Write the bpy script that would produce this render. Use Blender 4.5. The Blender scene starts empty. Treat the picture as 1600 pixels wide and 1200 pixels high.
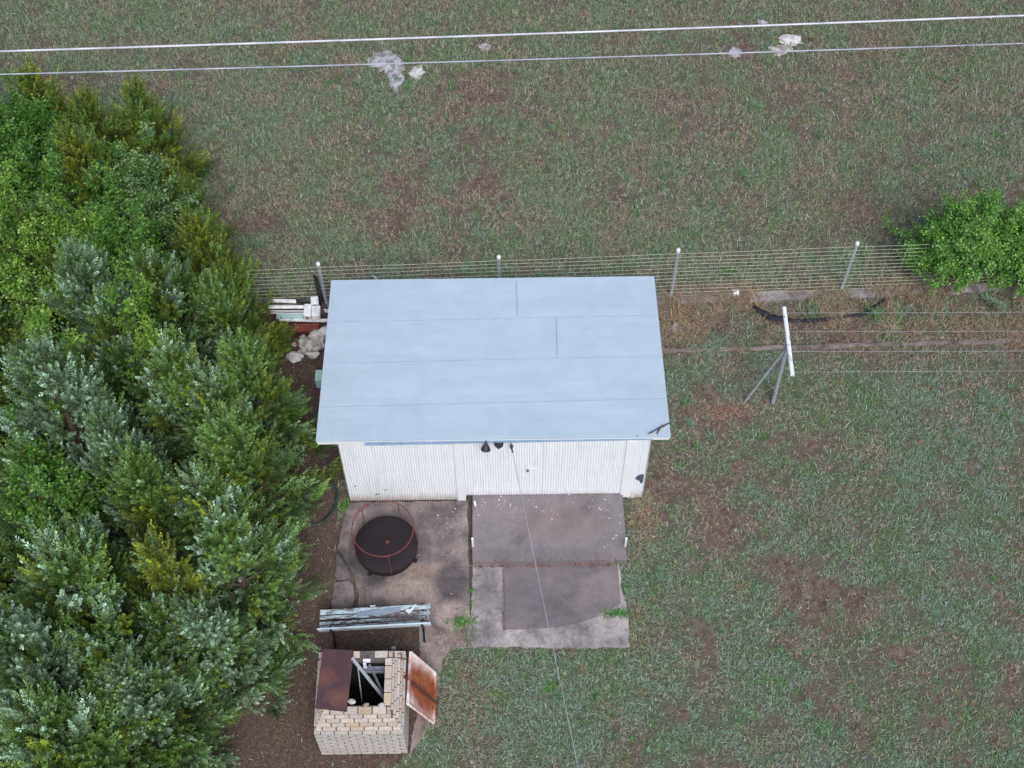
import bpy, bmesh, math, random
import numpy as np
from math import sin, cos, pi, radians, sqrt
from mathutils import Vector, Matrix, noise

# ---------------------------------------------------------------- camera, light
scene = bpy.context.scene
col = scene.collection
CAM = np.array([2.6761, -11.081, 21.8276])
PITCH, ROLL, YAW, FPX = 0.5484, -0.0089, -0.0042, 2273.4
Rm = Matrix.Rotation(YAW, 3, 'Z') @ Matrix.Rotation(PITCH, 3, 'X') @ Matrix.Rotation(ROLL, 3, 'Z')
RN = np.array(Rm)
cd = bpy.data.cameras.new('camera'); cam = bpy.data.objects.new('camera', cd); col.objects.link(cam)
cam.matrix_world = Matrix.Translation(Vector(CAM)) @ Rm.to_4x4()
cd.sensor_width = 36; cd.lens = 36*FPX/1600; cd.clip_end = 500; cd.clip_start = .1
scene.camera = cam
w = bpy.data.worlds.new("World"); scene.world = w; w.use_nodes = True
nt = w.node_tree; bg = nt.nodes['Background']
sky = nt.nodes.new('ShaderNodeTexSky'); sky.sky_type = 'NISHITA'; sky.sun_disc = False
SUN_EL, SUN_AZ = radians(54), radians(168)      # azimuth clockwise from +Y
sky.sun_elevation = SUN_EL; sky.sun_rotation = SUN_AZ
sky.air_density = 1.0; sky.dust_density = 3.5; sky.ozone_density = 1.0
nt.links.new(sky.outputs[0], bg.inputs[0]); bg.inputs[1].default_value = .105
sl = bpy.data.lights.new('sun', 'SUN'); sl.energy = 1.75; sl.angle = radians(28); sl.color = (.92, .96, 1)
so = bpy.data.objects.new('sun', sl); col.objects.link(so)
sd = Vector((sin(SUN_AZ)*cos(SUN_EL), cos(SUN_AZ)*cos(SUN_EL), sin(SUN_EL)))
so.rotation_euler = sd.to_track_quat('Z', 'Y').to_euler()
scene.view_settings.view_transform = 'Standard'; scene.view_settings.look = 'None'
scene.view_settings.exposure = 0.53; scene.view_settings.gamma = 1

# ---------------------------------------------------------------- helpers
def U(px, py, z=0.0):
    """survey point (photo pixel) -> the world point it stands on at height z"""
    d = RN @ np.array([(px-800)/FPX, (600-py)/FPX, -1.0])
    t = (z-CAM[2])/d[2]
    p = CAM + t*d
    return Vector((float(p[0]), float(p[1]), z))

def tag(o, label=None, cat=None, group=None, kind=None):
    if label: o['label'] = label
    if cat: o['category'] = cat
    if group: o['group'] = group
    if kind: o['kind'] = kind
    return o

def empty(name, loc=(0, 0, 0), label=None, cat=None, group=None):
    o = bpy.data.objects.new(name, None); col.objects.link(o); o.location = loc
    o.empty_display_size = .2
    return tag(o, label, cat, group)

class MB:
    """collects primitives in world space, builds ONE mesh object"""
    def __init__(s): s.v = []; s.f = []; s.sm = []
    def add(s, vs, fs, smooth=False):
        b = len(s.v); s.v += [tuple(v) for v in vs]
        s.f += [tuple(b+i for i in f) for f in fs]; s.sm += [smooth]*len(fs)
        return s
    def box(s, c, size, R=None, taper=None):
        hx, hy, hz = size[0]/2, size[1]/2, size[2]/2
        vs = [Vector((x*hx, y*hy, z*hz)) for z in (-1, 1) for y in (-1, 1) for x in (-1, 1)]
        if taper:
            for i in range(4, 8): vs[i].x *= taper; vs[i].y *= taper
        if R is not None: vs = [R @ v for v in vs]
        c = Vector(c); vs = [v+c for v in vs]
        return s.add(vs, [(0, 2, 3, 1), (4, 5, 7, 6), (0, 1, 5, 4), (2, 6, 7, 3), (0, 4, 6, 2), (1, 3, 7, 5)])
    def bar(s, p, q, w_, h_, up=(0, 0, 1)):
        p = Vector(p); q = Vector(q); d = (q-p); L = d.length; d.normalize()
        u = Vector(up); sd_ = d.cross(u)
        if sd_.length < 1e-4: sd_ = d.cross(Vector((1, 0, 0)))
        sd_.normalize(); u = sd_.cross(d)
        R = Matrix((d, sd_, u)).transposed()
        return s.box((p+q)/2, (L, w_, h_), R)
    def tube(s, pts, r, n=8, caps=True, closed=False):
        pts = [Vector(p) for p in pts]; N = len(pts); rs = r if isinstance(r, (list, tuple)) else [r]*N
        vs = []; prev = None
        for i, p in enumerate(pts):
            if closed: t = pts[(i+1) % N]-pts[i-1]
            else: t = pts[min(i+1, N-1)]-pts[max(i-1, 0)]
            t.normalize()
            if prev is None:
                a = Vector((0, 0, 1)) if abs(t.z) < .9 else Vector((1, 0, 0))
                u = t.cross(a).normalized()
            else:
                u = (prev-t*prev.dot(t)).normalized()
            prev = u; v_ = t.cross(u)
            for k in range(n):
                a = 2*pi*k/n
                vs.append(p+(u*cos(a)+v_*sin(a))*rs[i])
        fs = []
        for i in range(N if closed else N-1):
            j = (i+1) % N
            for k in range(n):
                l = (k+1) % n
                fs.append((i*n+k, i*n+l, j*n+l, j*n+k))
        s.add(vs, fs, True)
        if caps and not closed:
            s.add(vs[:n], [tuple(reversed(range(n)))]); s.add(vs[-n:], [tuple(range(n))])
        return s
    def lathe(s, c, prof, n=32, R=None):
        c = Vector(c); vs = []
        for r, z in prof:
            for k in range(n):
                v = Vector((r*cos(2*pi*k/n), r*sin(2*pi*k/n), z))
                if R is not None: v = R @ v
                vs.append(c+v)
        fs = []
        for i in range(len(prof)-1):
            for k in range(n):
                l = (k+1) % n
                fs.append((i*n+k, i*n+l, (i+1)*n+l, (i+1)*n+k))
        return s.add(vs, fs, True)
    def build(s, name, m, parent=None, bevel=0, cols=None):
        me = bpy.data.meshes.new(name)
        if parent is not None:
            off = Vector(parent_world(parent)); vs = [tuple(Vector(v)-off) for v in s.v]
        else: vs = s.v
        me.from_pydata(vs, [], s.f); me.validate(); me.update()
        if len(me.polygons) == len(s.sm): me.polygons.foreach_set('use_smooth', s.sm)
        if cols is not None:
            ca = me.color_attributes.new('Col', 'FLOAT_COLOR', 'POINT')
            ca.data.foreach_set('color', np.array(cols, dtype=np.float32).ravel())
        me.materials.append(m)
        o = bpy.data.objects.new(name, me); col.objects.link(o)
        if parent is not None: o.parent = parent
        if bevel:
            b = o.modifiers.new('bevel', 'BEVEL'); b.width = bevel; b.segments = 2; b.limit_method = 'ANGLE'
        return o

def parent_world(p):
    v = Vector((0, 0, 0))
    while p is not None: v += p.location; p = p.parent
    return v

def npmesh(name, V, T, C, m, parent=None):
    me = bpy.data.meshes.new(name)
    V = np.ascontiguousarray(V, dtype=np.float32); T = np.ascontiguousarray(T, dtype=np.int32)
    k = T.shape[1]
    me.vertices.add(len(V)); me.vertices.foreach_set('co', V.ravel())
    me.loops.add(T.size); me.loops.foreach_set('vertex_index', T.ravel())
    me.polygons.add(len(T)); me.polygons.foreach_set('loop_start', np.arange(0, T.size, k, dtype=np.int32))
    me.update(calc_edges=True)
    if C is not None:
        if C.shape[1] == 3: C = np.concatenate([C, np.ones((len(C), 1))], 1)
        ca = me.color_attributes.new('Col', 'FLOAT_COLOR', 'POINT')
        ca.data.foreach_set('color', np.ascontiguousarray(C, dtype=np.float32).ravel())
    me.materials.append(m)
    o = bpy.data.objects.new(name, me); col.objects.link(o)
    if parent is not None: o.parent = parent
    return o

# ---------------------------------------------------------------- materials
class NT:
    def __init__(s, name, rough=.7, spec=.3, metal=0):
        s.m = bpy.data.materials.new(name); s.m.use_nodes = True; s.t = s.m.node_tree
        s.b = s.t.nodes['Principled BSDF']; s.b.inputs['Roughness'].default_value = rough
        s.b.inputs['Specular IOR Level'].default_value = spec; s.b.inputs['Metallic'].default_value = metal
        s.co = s.t.nodes.new('ShaderNodeNewGeometry').outputs['Position']
    def n(s, t, **k):
        x = s.t.nodes.new(t)
        for a, b in k.items():
            if a.startswith('_'): setattr(x, a[1:], b)
        return x
    def l(s, a, b): s.t.links.new(a, b)
    def noise(s, scale, detail=4, rough=.55, dist=0, co=None, stretch=None, off=0):
        x = s.n('ShaderNodeTexNoise'); x.inputs['Scale'].default_value = scale
        x.inputs['Detail'].default_value = detail; x.inputs['Roughness'].default_value = rough
        x.inputs['Distortion'].default_value = dist
        c = co or s.co
        if stretch or off:
            mp = s.n('ShaderNodeMapping'); mp.inputs['Scale'].default_value = stretch or (1, 1, 1)
            mp.inputs['Location'].default_value = (off, off*1.3, 0)
            s.l(c, mp.inputs[0]); c = mp.outputs[0]
        s.l(c, x.inputs['Vector']); return x.outputs['Fac']
    def ramp(s, fac, stops):
        r = s.n('ShaderNodeValToRGB'); e = r.color_ramp.elements
        while len(e) < len(stops): e.new(.5)
        for x, (p, c) in zip(e, stops):
            x.position = p; x.color = (*c, 1) if isinstance(c, tuple) else (c, c, c, 1)
        s.l(fac, r.inputs[0]); return r.outputs[0]
    def mix(s, f, a, b, mode='MIX'):
        x = s.n('ShaderNodeMix'); x.data_type = 'RGBA'; x.blend_type = mode
        for v, i in ((f, 0), (a, 6), (b, 7)):
            if isinstance(v, (int, float)): x.inputs[i].default_value = v
            elif isinstance(v, tuple): x.inputs[i].default_value = (*v, 1)
            else: s.l(v, x.inputs[i])
        return x.outputs[2]
    def blob(s, x, y, rx, ry, soft=.35, ns=4, na=.25):
        """mask 1 inside an irregular patch of dirt or wear centred at (x,y)"""
        mp = s.n('ShaderNodeMapping'); mp.inputs['Scale'].default_value = (1/rx, 1/ry, 0)
        mp.inputs['Location'].default_value = (-x/rx, -y/ry, 0); s.l(s.co, mp.inputs[0])
        ln = s.n('ShaderNodeVectorMath', _operation='LENGTH'); s.l(mp.outputs[0], ln.inputs[0])
        nz = s.noise(ns, 5, .6)
        ad = s.n('ShaderNodeMath', _operation='MULTIPLY_ADD'); s.l(nz, ad.inputs[0])
        ad.inputs[1].default_value = na*3; s.l(ln.outputs['Value'], ad.inputs[2])
        mr = s.n('ShaderNodeMapRange'); s.l(ad.outputs[0], mr.inputs[0])
        c = 1+na*1.5
        mr.inputs[1].default_value = c-soft; mr.inputs[2].default_value = c+soft*.5
        mr.inputs[3].default_value = 1; mr.inputs[4].default_value = 0
        return mr.outputs[0]
    def bump(s, h, strength=.4, dist=.01):
        b = s.n('ShaderNodeBump'); b.inputs['Strength'].default_value = strength
        b.inputs['Distance'].default_value = dist; s.l(h, b.inputs['Height'])
        s.l(b.outputs[0], s.b.inputs['Normal'])
    def out(s, c):
        if isinstance(c, tuple): s.b.inputs['Base Color'].default_value = (*c, 1)
        else: s.l(c, s.b.inputs['Base Color'])
        return s.m

def simple(name, c, c2=None, sc=12, rough=.6, metal=0, spec=.3, bump=.2, lo=.4, hi=.65, bd=.004):
    t = NT(name, rough, spec, metal); c2 = c2 or tuple(x*.75 for x in c)
    n = t.noise(sc, 6, .6)
    if bump: t.bump(t.noise(sc*4, 4), bump, bd)
    return t.out(t.ramp(n, [(lo, c), (hi, c2)]))

def attr_mat(name, rough=.6, spec=.3, trans=0.0, gain=1.0, nz=0):
    t = NT(name, rough, spec)
    a = t.n('ShaderNodeAttribute'); a.attribute_name = 'Col'; c = a.outputs['Color']
    if nz:
        c = t.mix(1.0, c, t.ramp(t.noise(nz, 5, .65), [(.3, .72), (.7, 1.12)]), 'MULTIPLY')
        t.bump(t.noise(nz*2, 4), .35, .004)
    t.out(c)
    if trans:
        tr = t.n('ShaderNodeBsdfTranslucent'); t.l(c, tr.inputs[0])
        mx = t.n('ShaderNodeMixShader'); mx.inputs[0].default_value = trans
        o = t.t.nodes['Material Output']
        t.l(t.b.outputs[0], mx.inputs[1]); t.l(tr.outputs[0], mx.inputs[2]); t.l(mx.outputs[0], o.inputs[0])
    return t.m

def concrete(name, base, dark, light, blobs=(), rough=.85, grain=1.0, thr=(.36, .62)):
    t = NT(name, rough, .2)
    c = t.ramp(t.noise(1.3, 8, .68, .4), [(thr[0], dark), (.5, base), (thr[1]+.08, light)])
    for (x, y, rx, ry, cc, st) in blobs:
        mk = t.blob(x, y, rx, ry)
        mm = t.n('ShaderNodeMath', _operation='MULTIPLY'); t.l(mk, mm.inputs[0]); mm.inputs[1].default_value = st
        c = t.mix(mm.outputs[0], c, cc)
    c = t.mix(.8*grain, c, t.ramp(t.noise(26, 8, .75), [(.3, .62), (.5, 1.0), (.72, 1.35)]), 'MULTIPLY')
    c = t.mix(1.0, c, t.ramp(t.noise(4.2, 7, .72, .3, off=3), [(.32, .62 if grain > .8 else .86), (.52, 1.0), (.7, 1.3 if grain > .8 else 1.1)]), 'MULTIPLY')
    c = t.mix(t.ramp(t.noise(48, 4, .7, off=9), [(.62, 0.0), (.72, .55)]), c, tuple(min(.6, x*1.5) for x in light))
    c = t.mix(t.ramp(t.noise(15, 8, .8, .2, off=5), [(.60, 0.0), (.74, .5 if grain > .8 else .15)]), c, tuple(x*.6 for x in dark))
    t.bump(t.noise(60, 6, .7), .5, .006)
    return t.out(c)

M = {}
M['roof'] = (lambda t: (t.bump(t.noise(7, 7, .6), .22, .02),
     t.out(t.mix(1.0, t.ramp(t.noise(2.2, 8, .65, .5), [(.3, (.415, .505, .585)), (.55, (.45, .54, .62)), (.75, (.485, .57, .65))]),
           t.ramp(t.noise(1.0, 6, .7, .2, stretch=(.5, 5, 1)), [(.3, .93), (.7, 1.03)]), 'MULTIPLY')))[1])(NT('roof_membrane', .55, .35))
M['seam'] = (lambda t: t.out(t.ramp(t.noise(9, 6, .75, 1.0), [(.36, (.15, .19, .24)), (.50, (.26, .33, .41)), (.68, (.38, .47, .56))])))(NT('seam_sealant', .6))
M['seam_edge'] = simple('membrane_edge', (.25, .36, .52), (.33, .45, .62), 5, .6)
def white_iron():
    t = NT('white_corrugated_iron', .45, .4)
    c = t.mix(1.0, t.ramp(t.noise(3, 7, .7), [(.3, (.74, .765, .80)), (.65, (.80, .825, .85))]),
              t.ramp(t.noise(1.6, 6, .7, 0, stretch=(9, 9, .5)), [(.28, .88), (.5, 1.0)]), 'MULTIPLY')
    sx = t.n('ShaderNodeSeparateXYZ'); t.l(t.co, sx.inputs[0])
    ma = t.n('ShaderNodeMath', _operation='MULTIPLY_ADD'); t.l(t.noise(7, 7, .75), ma.inputs[0]); ma.inputs[1].default_value = -.42; t.l(sx.outputs['Z'], ma.inputs[2])
    mr = t.n('ShaderNodeMapRange'); t.l(ma.outputs[0], mr.inputs[0])
    for q, v in ((1, -.17), (2, .06), (3, .75), (4, 0.0)): mr.inputs[q].default_value = v
    return t.out(t.mix(mr.outputs[0], c, (.42, .34, .30)))
M['white'] = white_iron()
M['trim'] = (lambda t: t.out(t.mix(t.ramp(t.noise(14, 8, .8), [(.62, 0.0), (.70, .75)]), (.76, .775, .80), (.42, .35, .32))))(NT('white_painted_trim', .5))
M['dark_navy'] = simple('bare_dark_felt', (.05, .07, .12), (.09, .11, .17), 20)
M['black'] = simple('black_paint', (.012, .012, .014), (.03, .026, .028), 15, .5)
M['black_metal'] = simple('lamp_black', (.03, .028, .035), (.05, .045, .055), 15, .45)
M['galv'] = simple('galvanised_steel', (.42, .46, .50), (.30, .34, .38), 18, .5, .3)
M['galv_dark'] = simple('dull_steel', (.22, .25, .29), (.13, .14, .16), 18, .45, .4)
M['cap'] = simple('white_cap', (.75, .78, .8), (.62, .65, .68), 20, .5)
M['wire'] = simple('fence_wire', (.48, .52, .40), (.30, .33, .26), 6, .5, .2, bump=0)
M['cable_w'] = simple('bare_aluminium_cable', (.60, .61, .66), (.40, .40, .46), 3, .4, .1, bump=0)
M['cable_g'] = simple('weathered_cable', (.40, .42, .48), (.22, .23, .28), 3, .5, bump=0)
M['wire_pale'] = simple('pale_service_wire', (.62, .62, .66), (.42, .42, .46), 3, .5, bump=0)
M['lidblack'] = (lambda t: (t.bump(t.noise(14, 6, .6), .3, .006),
    t.out(t.mix(t.ramp(t.noise(4, 6, .7), [(.45, 0.0), (.75, .35)]), (.020, .015, .019), (.045, .022, .022))))[1])(NT('sooty_iron', .72, .2))
M['redrust'] = simple('red_rusted_rod', (.22, .05, .042), (.10, .035, .034), 14, .7, bump=.1)
M['rustplate'] = (lambda t: (t.bump(t.noise(18, 6, .6), .25, .004),
    t.out(t.mix(t.blob(-.08, -3.62, .16, .15, .9, 9, .75), t.mix(t.blob(.16, -3.90, .18, .13, .9, 9, .75),
      t.ramp(t.noise(6, 7, .65), [(.35, (.062, .034, .045)), (.7, (.085, .042, .046))]), (.16, .068, .052)), (.145, .058, .05))))[1])(NT('rusted_sheet', .6, .3))
def lidrust():
    t = NT('rusted_white_enamel', .55, .3)
    mk = t.blob(1.33, -3.46, .24, .38, .3, 5, .2)
    rust = t.ramp(t.noise(7, 8, .7, .5), [(.3, (.20, .045, .022)), (.5, (.36, .10, .045)), (.7, (.50, .19, .11))])
    white = t.ramp(t.noise(6, 8, .75, 1.2), [(.46, (.80, .74, .73)), (.58, (.74, .46, .38)), (.70, (.5, .19, .12))])
    t.bump(t.noise(30, 6), .3, .004)
    return t.out(t.mix(mk, white, rust))
M['lidrust'] = lidrust()
M['rustbar'] = simple('rusted_bar', (.075, .035, .03), (.12, .06, .045), 20, .75)
M['brick'] = attr_mat('cream_brick', .85, .2, nz=26)
M['mortar'] = simple('grey_mortar', (.14, .115, .105), (.08, .068, .063), 25, .9)
M['soot'] = simple('soot_lining', (.010, .009, .009), (.02, .017, .016), 12, .95)
def peel():
    t = NT('flaking_blue_paint_wood', .8, .2)
    wood = t.ramp(t.noise(4, 8, .75, .8, stretch=(1, 9, 9)), [(.35, (.07, .05, .05)), (.6, (.20, .16, .16))])
    pt = t.ramp(t.noise(9, 6, .7), [(.3, (.36, .50, .54)), (.7, (.52, .62, .67))])
    mk = t.ramp(t.noise(3.2, 9, .78, 1.0, stretch=(1, 4, 4)), [(.47, 0.0), (.52, 1.0)])
    t.bump(mk, .3, .004)
    return t.out(t.mix(mk, wood, pt))
M['peel'] = peel()
def edge_paint():
    t = NT('pale_blue_painted_edge', .7, .25)
    return t.out(t.mix(t.ramp(t.noise(7, 7, .8, stretch=(1, 3, 3)), [(.58, 0.0), (.63, 1.0)]), (.50, .58, .62), (.16, .13, .13)))
M['peel2'] = edge_paint()
M['bluegrey'] = simple('blue_grey_sheet', (.24, .29, .37), (.28, .33, .41), 6, .5, .1)
M['paper'] = simple('white_plastic', (.78, .79, .82), (.6, .62, .66), 14, .5)
M['pvc'] = simple('white_pvc', (.82, .83, .85), (.62, .61, .61), 10, .4)
M['tan'] = simple('pinkish_brown_core', (.36, .25, .22), (.22, .15, .13), 25, .8)
M['teal'] = simple('faded_teal_plastic', (.30, .48, .47), (.42, .55, .55), 8, .5)
M['redbox'] = simple('rusty_red_metal', (.22, .05, .04), (.09, .03, .03), 8, .7)
M['rock'] = simple('pale_limestone', (.50, .47, .44), (.24, .20, .18), 7, .9, bump=.7, bd=.03, lo=.42, hi=.6)
M['rock2'] = simple('grey_field_limestone', (.42, .42, .45), (.20, .18, .19), 9, .9, bump=.8, bd=.03, lo=.45, hi=.6)
M['rockw'] = simple('white_field_limestone', (.62, .60, .60), (.38, .34, .32), 9, .9, bump=.7, bd=.03, lo=.45, hi=.65)
M['hose'] = simple('dark_green_hose', (.022, .045, .045), (.05, .075, .075), 12, .35, spec=.5, bump=0)
M['blackcloth'] = simple('black_landscape_sheet', (.012, .014, .02), (.028, .03, .04), 18, .75, bump=.6, bd=.02)
M['twig'] = simple('dark_twig', (.05, .045, .055), (.09, .075, .07), 20, .8)
M['bark'] = simple('juniper_bark', (.13, .09, .075), (.07, .05, .045), 14, .9, bump=.6, bd=.02)
M['leaf'] = attr_mat('juniper_foliage', .55, .35, .15)
M['broad'] = attr_mat('broad_leaves', .45, .4, .3)
M['blade'] = attr_mat('grass_blades', .65, .25, .2)
M['flake'] = simple('paint_flake', (.8, .8, .82), (.6, .58, .58), 30, .6)
M['tpaint'] = (lambda t: t.out(t.mix(t.ramp(t.noise(11, 6, .7, 1, stretch=(1, .7, 1)), [(.575, 0.0), (.60, 1.0)]), (.76, .78, .81), (.12, .17, .17))))(NT('chipped_white_pipe_paint', .5))
P = {}
P['pad_left'] = concrete('stained_patio_concrete', (.175, .145, .145), (.085, .072, .076), (.28, .225, .21),
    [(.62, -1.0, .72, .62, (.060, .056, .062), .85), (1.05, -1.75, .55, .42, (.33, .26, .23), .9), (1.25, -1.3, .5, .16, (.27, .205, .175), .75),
     (1.72, -1.55, .32, .42, (.085, .072, .078), .85), (1.75, -2.1, .3, .28, (.32, .25, .235), .85), (.55, -2.0, .18, .25, (.09, .078, .08), .6),
     (1.2, -.35, .6, .3, (.13, .108, .112), .6)])
P['pad_up'] = concrete('entry_slab_concrete', (.19, .165, .175), (.14, .12, .13), (.225, .195, .205),
    [(3.5, -.55, .8, .35, (.20, .155, .145), .5), (3.2, -1.1, 1.2, .14, (.15, .135, .15), .6)], grain=.6)
P['pad_low'] = concrete('apron_concrete', (.27, .24, .245), (.15, .13, .14), (.44, .39, .38),
    [(2.25, -1.6, .22, .45, (.17, .155, .16), .6), (4.3, -2.35, .35, .2, (.4, .36, .36), .5)])
P['pad_mid'] = concrete('smooth_overlay_concrete', (.165, .14, .152), (.125, .108, .118), (.195, .165, .175), [(4.2, -1.6, .35, .3, (.22, .18, .18), .6)], grain=.5)
P['strip'] = concrete('mow_strip_concrete', (.25, .22, .22), (.12, .09, .085), (.36, .32, .325))
P['kerb'] = concrete('old_kerb_concrete', (.20, .165, .155), (.11, .085, .078), (.28, .24, .23))
P['path'] = concrete('worn_sandy_path', (.27, .205, .195), (.16, .115, .105), (.33, .265, .25))

# ---------------------------------------------------------------- numpy noise and soil / growth fields
_rng = np.random.default_rng(7)
_lat = _rng.random((256, 256))
def vnoise(x, y):
    xi = np.floor(x).astype(int); yi = np.floor(y).astype(int); fx = x-xi; fy = y-yi
    fx = fx*fx*(3-2*fx); fy = fy*fy*(3-2*fy)
    a = _lat[xi & 255, yi & 255]; b = _lat[(xi+1) & 255, yi & 255]
    c = _lat[xi & 255, (yi+1) & 255]; d = _lat[(xi+1) & 255, (yi+1) & 255]
    return (a*(1-fx)+b*fx)*(1-fy)+(c*(1-fx)+d*fx)*fy
def fbm(x, y, o=4, s=1.0, off=0.0):
    r = 0; a = .5; t = 0
    for i in range(o):
        r = r+a*vnoise(x*s+off+i*17.3, y*s+off*1.7+i*9.1); t += a; a *= .55; s *= 2.03
    return r/t
def blobs(X, Y, L):
    """sum of soft patches, each given by the survey pixel of its centre, its half-sizes in px and its weight"""
    r = np.zeros_like(X)
    for (px, py, rx, ry, wt) in L:
        c = U(px, py); k = (U(px+10, py)-U(px-10, py)).length/20
        d = ((X-c.x)/(rx*k))**2+((Y-c.y)/(ry*k*1.15))**2
        r = r+wt*np.exp(-d)
    return r
GREEN = [(350, 170, 130, 60, .7), (480, 225, 90, 35, .6), (470, 370, 80, 30, .3), (780, 90, 60, 30, .3), (960, 1000, 40, 120, .3), (840, 1060, 170, 50, .8),
         (820, 1110, 110, 70, .35), (1350, 640, 200, 60, .5), (1450, 800, 180, 80, .55), (1180, 960, 110, 60, .35), (1550, 950, 120, 90, .5),
         (1000, 930, 25, 110, .8), (1300, 80, 150, 50, .1), (1220, 240, 200, 60, .35), (1050, 390, 200, 20, .35), (640, 390, 120, 20, .3),
         (420, 400, 60, 20, .4), (1290, 620, 80, 40, .4), (1000, 1150, 150, 60, .35), (1300, 1150, 150, 50, .3), (1100, 100, 80, 50, .2), (100, 30, 300, 60, .35)]
BROWN = [(1140, 830, 60, 50, .8), (1200, 880, 50, 60, .8), (1300, 970, 90, 70, .7), (1420, 1030, 80, 60, .5), (1100, 700, 60, 80, .45), (1040, 740, 30, 90, .8),
         (650, 300, 120, 60, .35), (930, 215, 160, 50, .35), (750, 295, 50, 15, .9), (1290, 120, 50, 35, .8), (470, 330, 90, 30, .4), (500, 130, 60, 40, .3),
         (1150, 645, 60, 30, 1.0), (1060, 520, 30, 60, .9), (1250, 500, 250, 25, .9), (1400, 540, 200, 25, .7), (880, 150, 40, 20, .5), (240, 150, 20, 20, .8),
         (330, 250, 40, 40, .5), (1010, 800, 18, 40, 1.0), (1300, 200, 60, 40, .4), (960, 60, 60, 30, .4), (1560, 1180, 80, 50, .4), (700, 1070, 40, 40, .35), (1130, 1130, 60, 50, .3),
         (1500, 500, 150, 25, .6), (800, 345, 60, 20, .4), (1360, 390, 60, 20, .3), (1260, 690, 60, 20, .4), (540, 60, 60, 20, .3), (1170, 40, 60, 30, .5)]
LITTER_POLY = [(-12, 9.0), (-6.0, 8.8), (-4.6, 7.9), (-2.6, 5.5), (-1.6, 4.2), (-.3, 3.6), (-.15, 0), (-.1, -2.2), (1.3, -2.2), (1.45, -3.0), (1.15, -4.4), (.2, -4.75), (-.5, -5.1), (-1.2, -7.5), (-12, -7.5)]
def inpoly(X, Y, poly):
    r = np.zeros(X.shape, bool); n = len(poly); j = n-1
    for i in range(n):
        xi, yi = poly[i][:2]; xj, yj = poly[j][:2]
        if abs(yj-yi) > 1e-9:
            c = ((yi > Y) != (yj > Y)) & (X < (xj-xi)*(Y-yi)/(yj-yi)+xi); r ^= c
        j = i
    return r
def growth(X, Y):
    up = 1/(1+np.exp(-(Y-3.9)/.4))                       # beyond the fence the pasture is drier
    g = .50*fbm(X, Y, 4, .45, 3.1)+.5*fbm(X, Y, 4, 1.6, 8.2)
    g = (g-.5)*1.6+(fbm(X, Y, 3, 2.1, 91.)-.5)*1.5+.68+.03*up+.55*blobs(X, Y, GREEN)-.22*blobs(X, Y, BROWN)
    return np.clip(g, 0, 1)

# ---------------------------------------------------------------- ground
def ground():
    nx, ny = 330, 290
    xs = np.concatenate([[-150, -60, -25], np.linspace(-13, 19, nx), [30, 60, 160]])
    ys = np.concatenate([[-120, -50, -20], np.linspace(-9, 19, ny), [30, 60, 150]])
    X, Y = np.meshgrid(xs, ys, indexing='ij'); nX, nY = X.shape
    Z = (fbm(X, Y, 3, .5, 2.0)-.5)*.06+(fbm(X, Y, 3, 3.0, 5.0)-.5)*.03-.035
    V = np.stack([X, Y, Z], -1).reshape(-1, 3)
    I = np.arange(nX*nY).reshape(nX, nY)
    Q = np.stack([I[:-1, :-1], I[1:, :-1], I[1:, 1:], I[:-1, 1:]], -1).reshape(-1, 4)
    g = growth(X, Y); lit = inpoly(X+(fbm(X, Y, 3, 2, 1)-.5)*.6, Y+(fbm(X, Y, 3, 2, 4)-.5)*.6, LITTER_POLY)
    C = np.stack([g, lit.astype(float), blobs(X, Y, BROWN), np.ones_like(g)], -1).reshape(-1, 4)
    t = NT('pasture_soil', .95, .1)
    a = t.n('ShaderNodeAttribute'); a.attribute_name = 'Col'
    s = t.n('ShaderNodeSeparateColor'); t.l(a.outputs['Color'], s.inputs[0])
    soil = t.ramp(t.noise(9, 9, .75, .5), [(.3, (.060, .039, .034)), (.48, (.125, .085, .073)), (.62, (.21, .155, .13)), (.75, (.32, .25, .20))])
    thatch = t.ramp(t.noise(28, 8, .8), [(.3, (.045, .050, .036)), (.5, (.105, .105, .080)), (.7, (.20, .19, .15))])
    fm = t.n('ShaderNodeMapRange'); t.l(s.outputs[0], fm.inputs[0]); fm.inputs[1].default_value = .15; fm.inputs[2].default_value = .65
    c = t.mix(fm.outputs[0], soil, thatch)
    needle = t.ramp(t.noise(34, 9, .8, .6), [(.3, (.040, .028, .025)), (.5, (.10, .07, .058)), (.68, (.19, .14, .115))])
    c = t.mix(s.outputs[1], c, needle)
    c = t.mix(1.0, c, t.ramp(t.noise(70, 6, .8), [(.3, .6), (.5, 1.0), (.7, 1.5)]), 'MULTIPLY')
    t.bump(t.noise(30, 8, .75), .9, .03)
    t.out(c)
    o = npmesh('ground', V, Q, C, t.m); tag(o, kind='structure')
ground()

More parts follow.
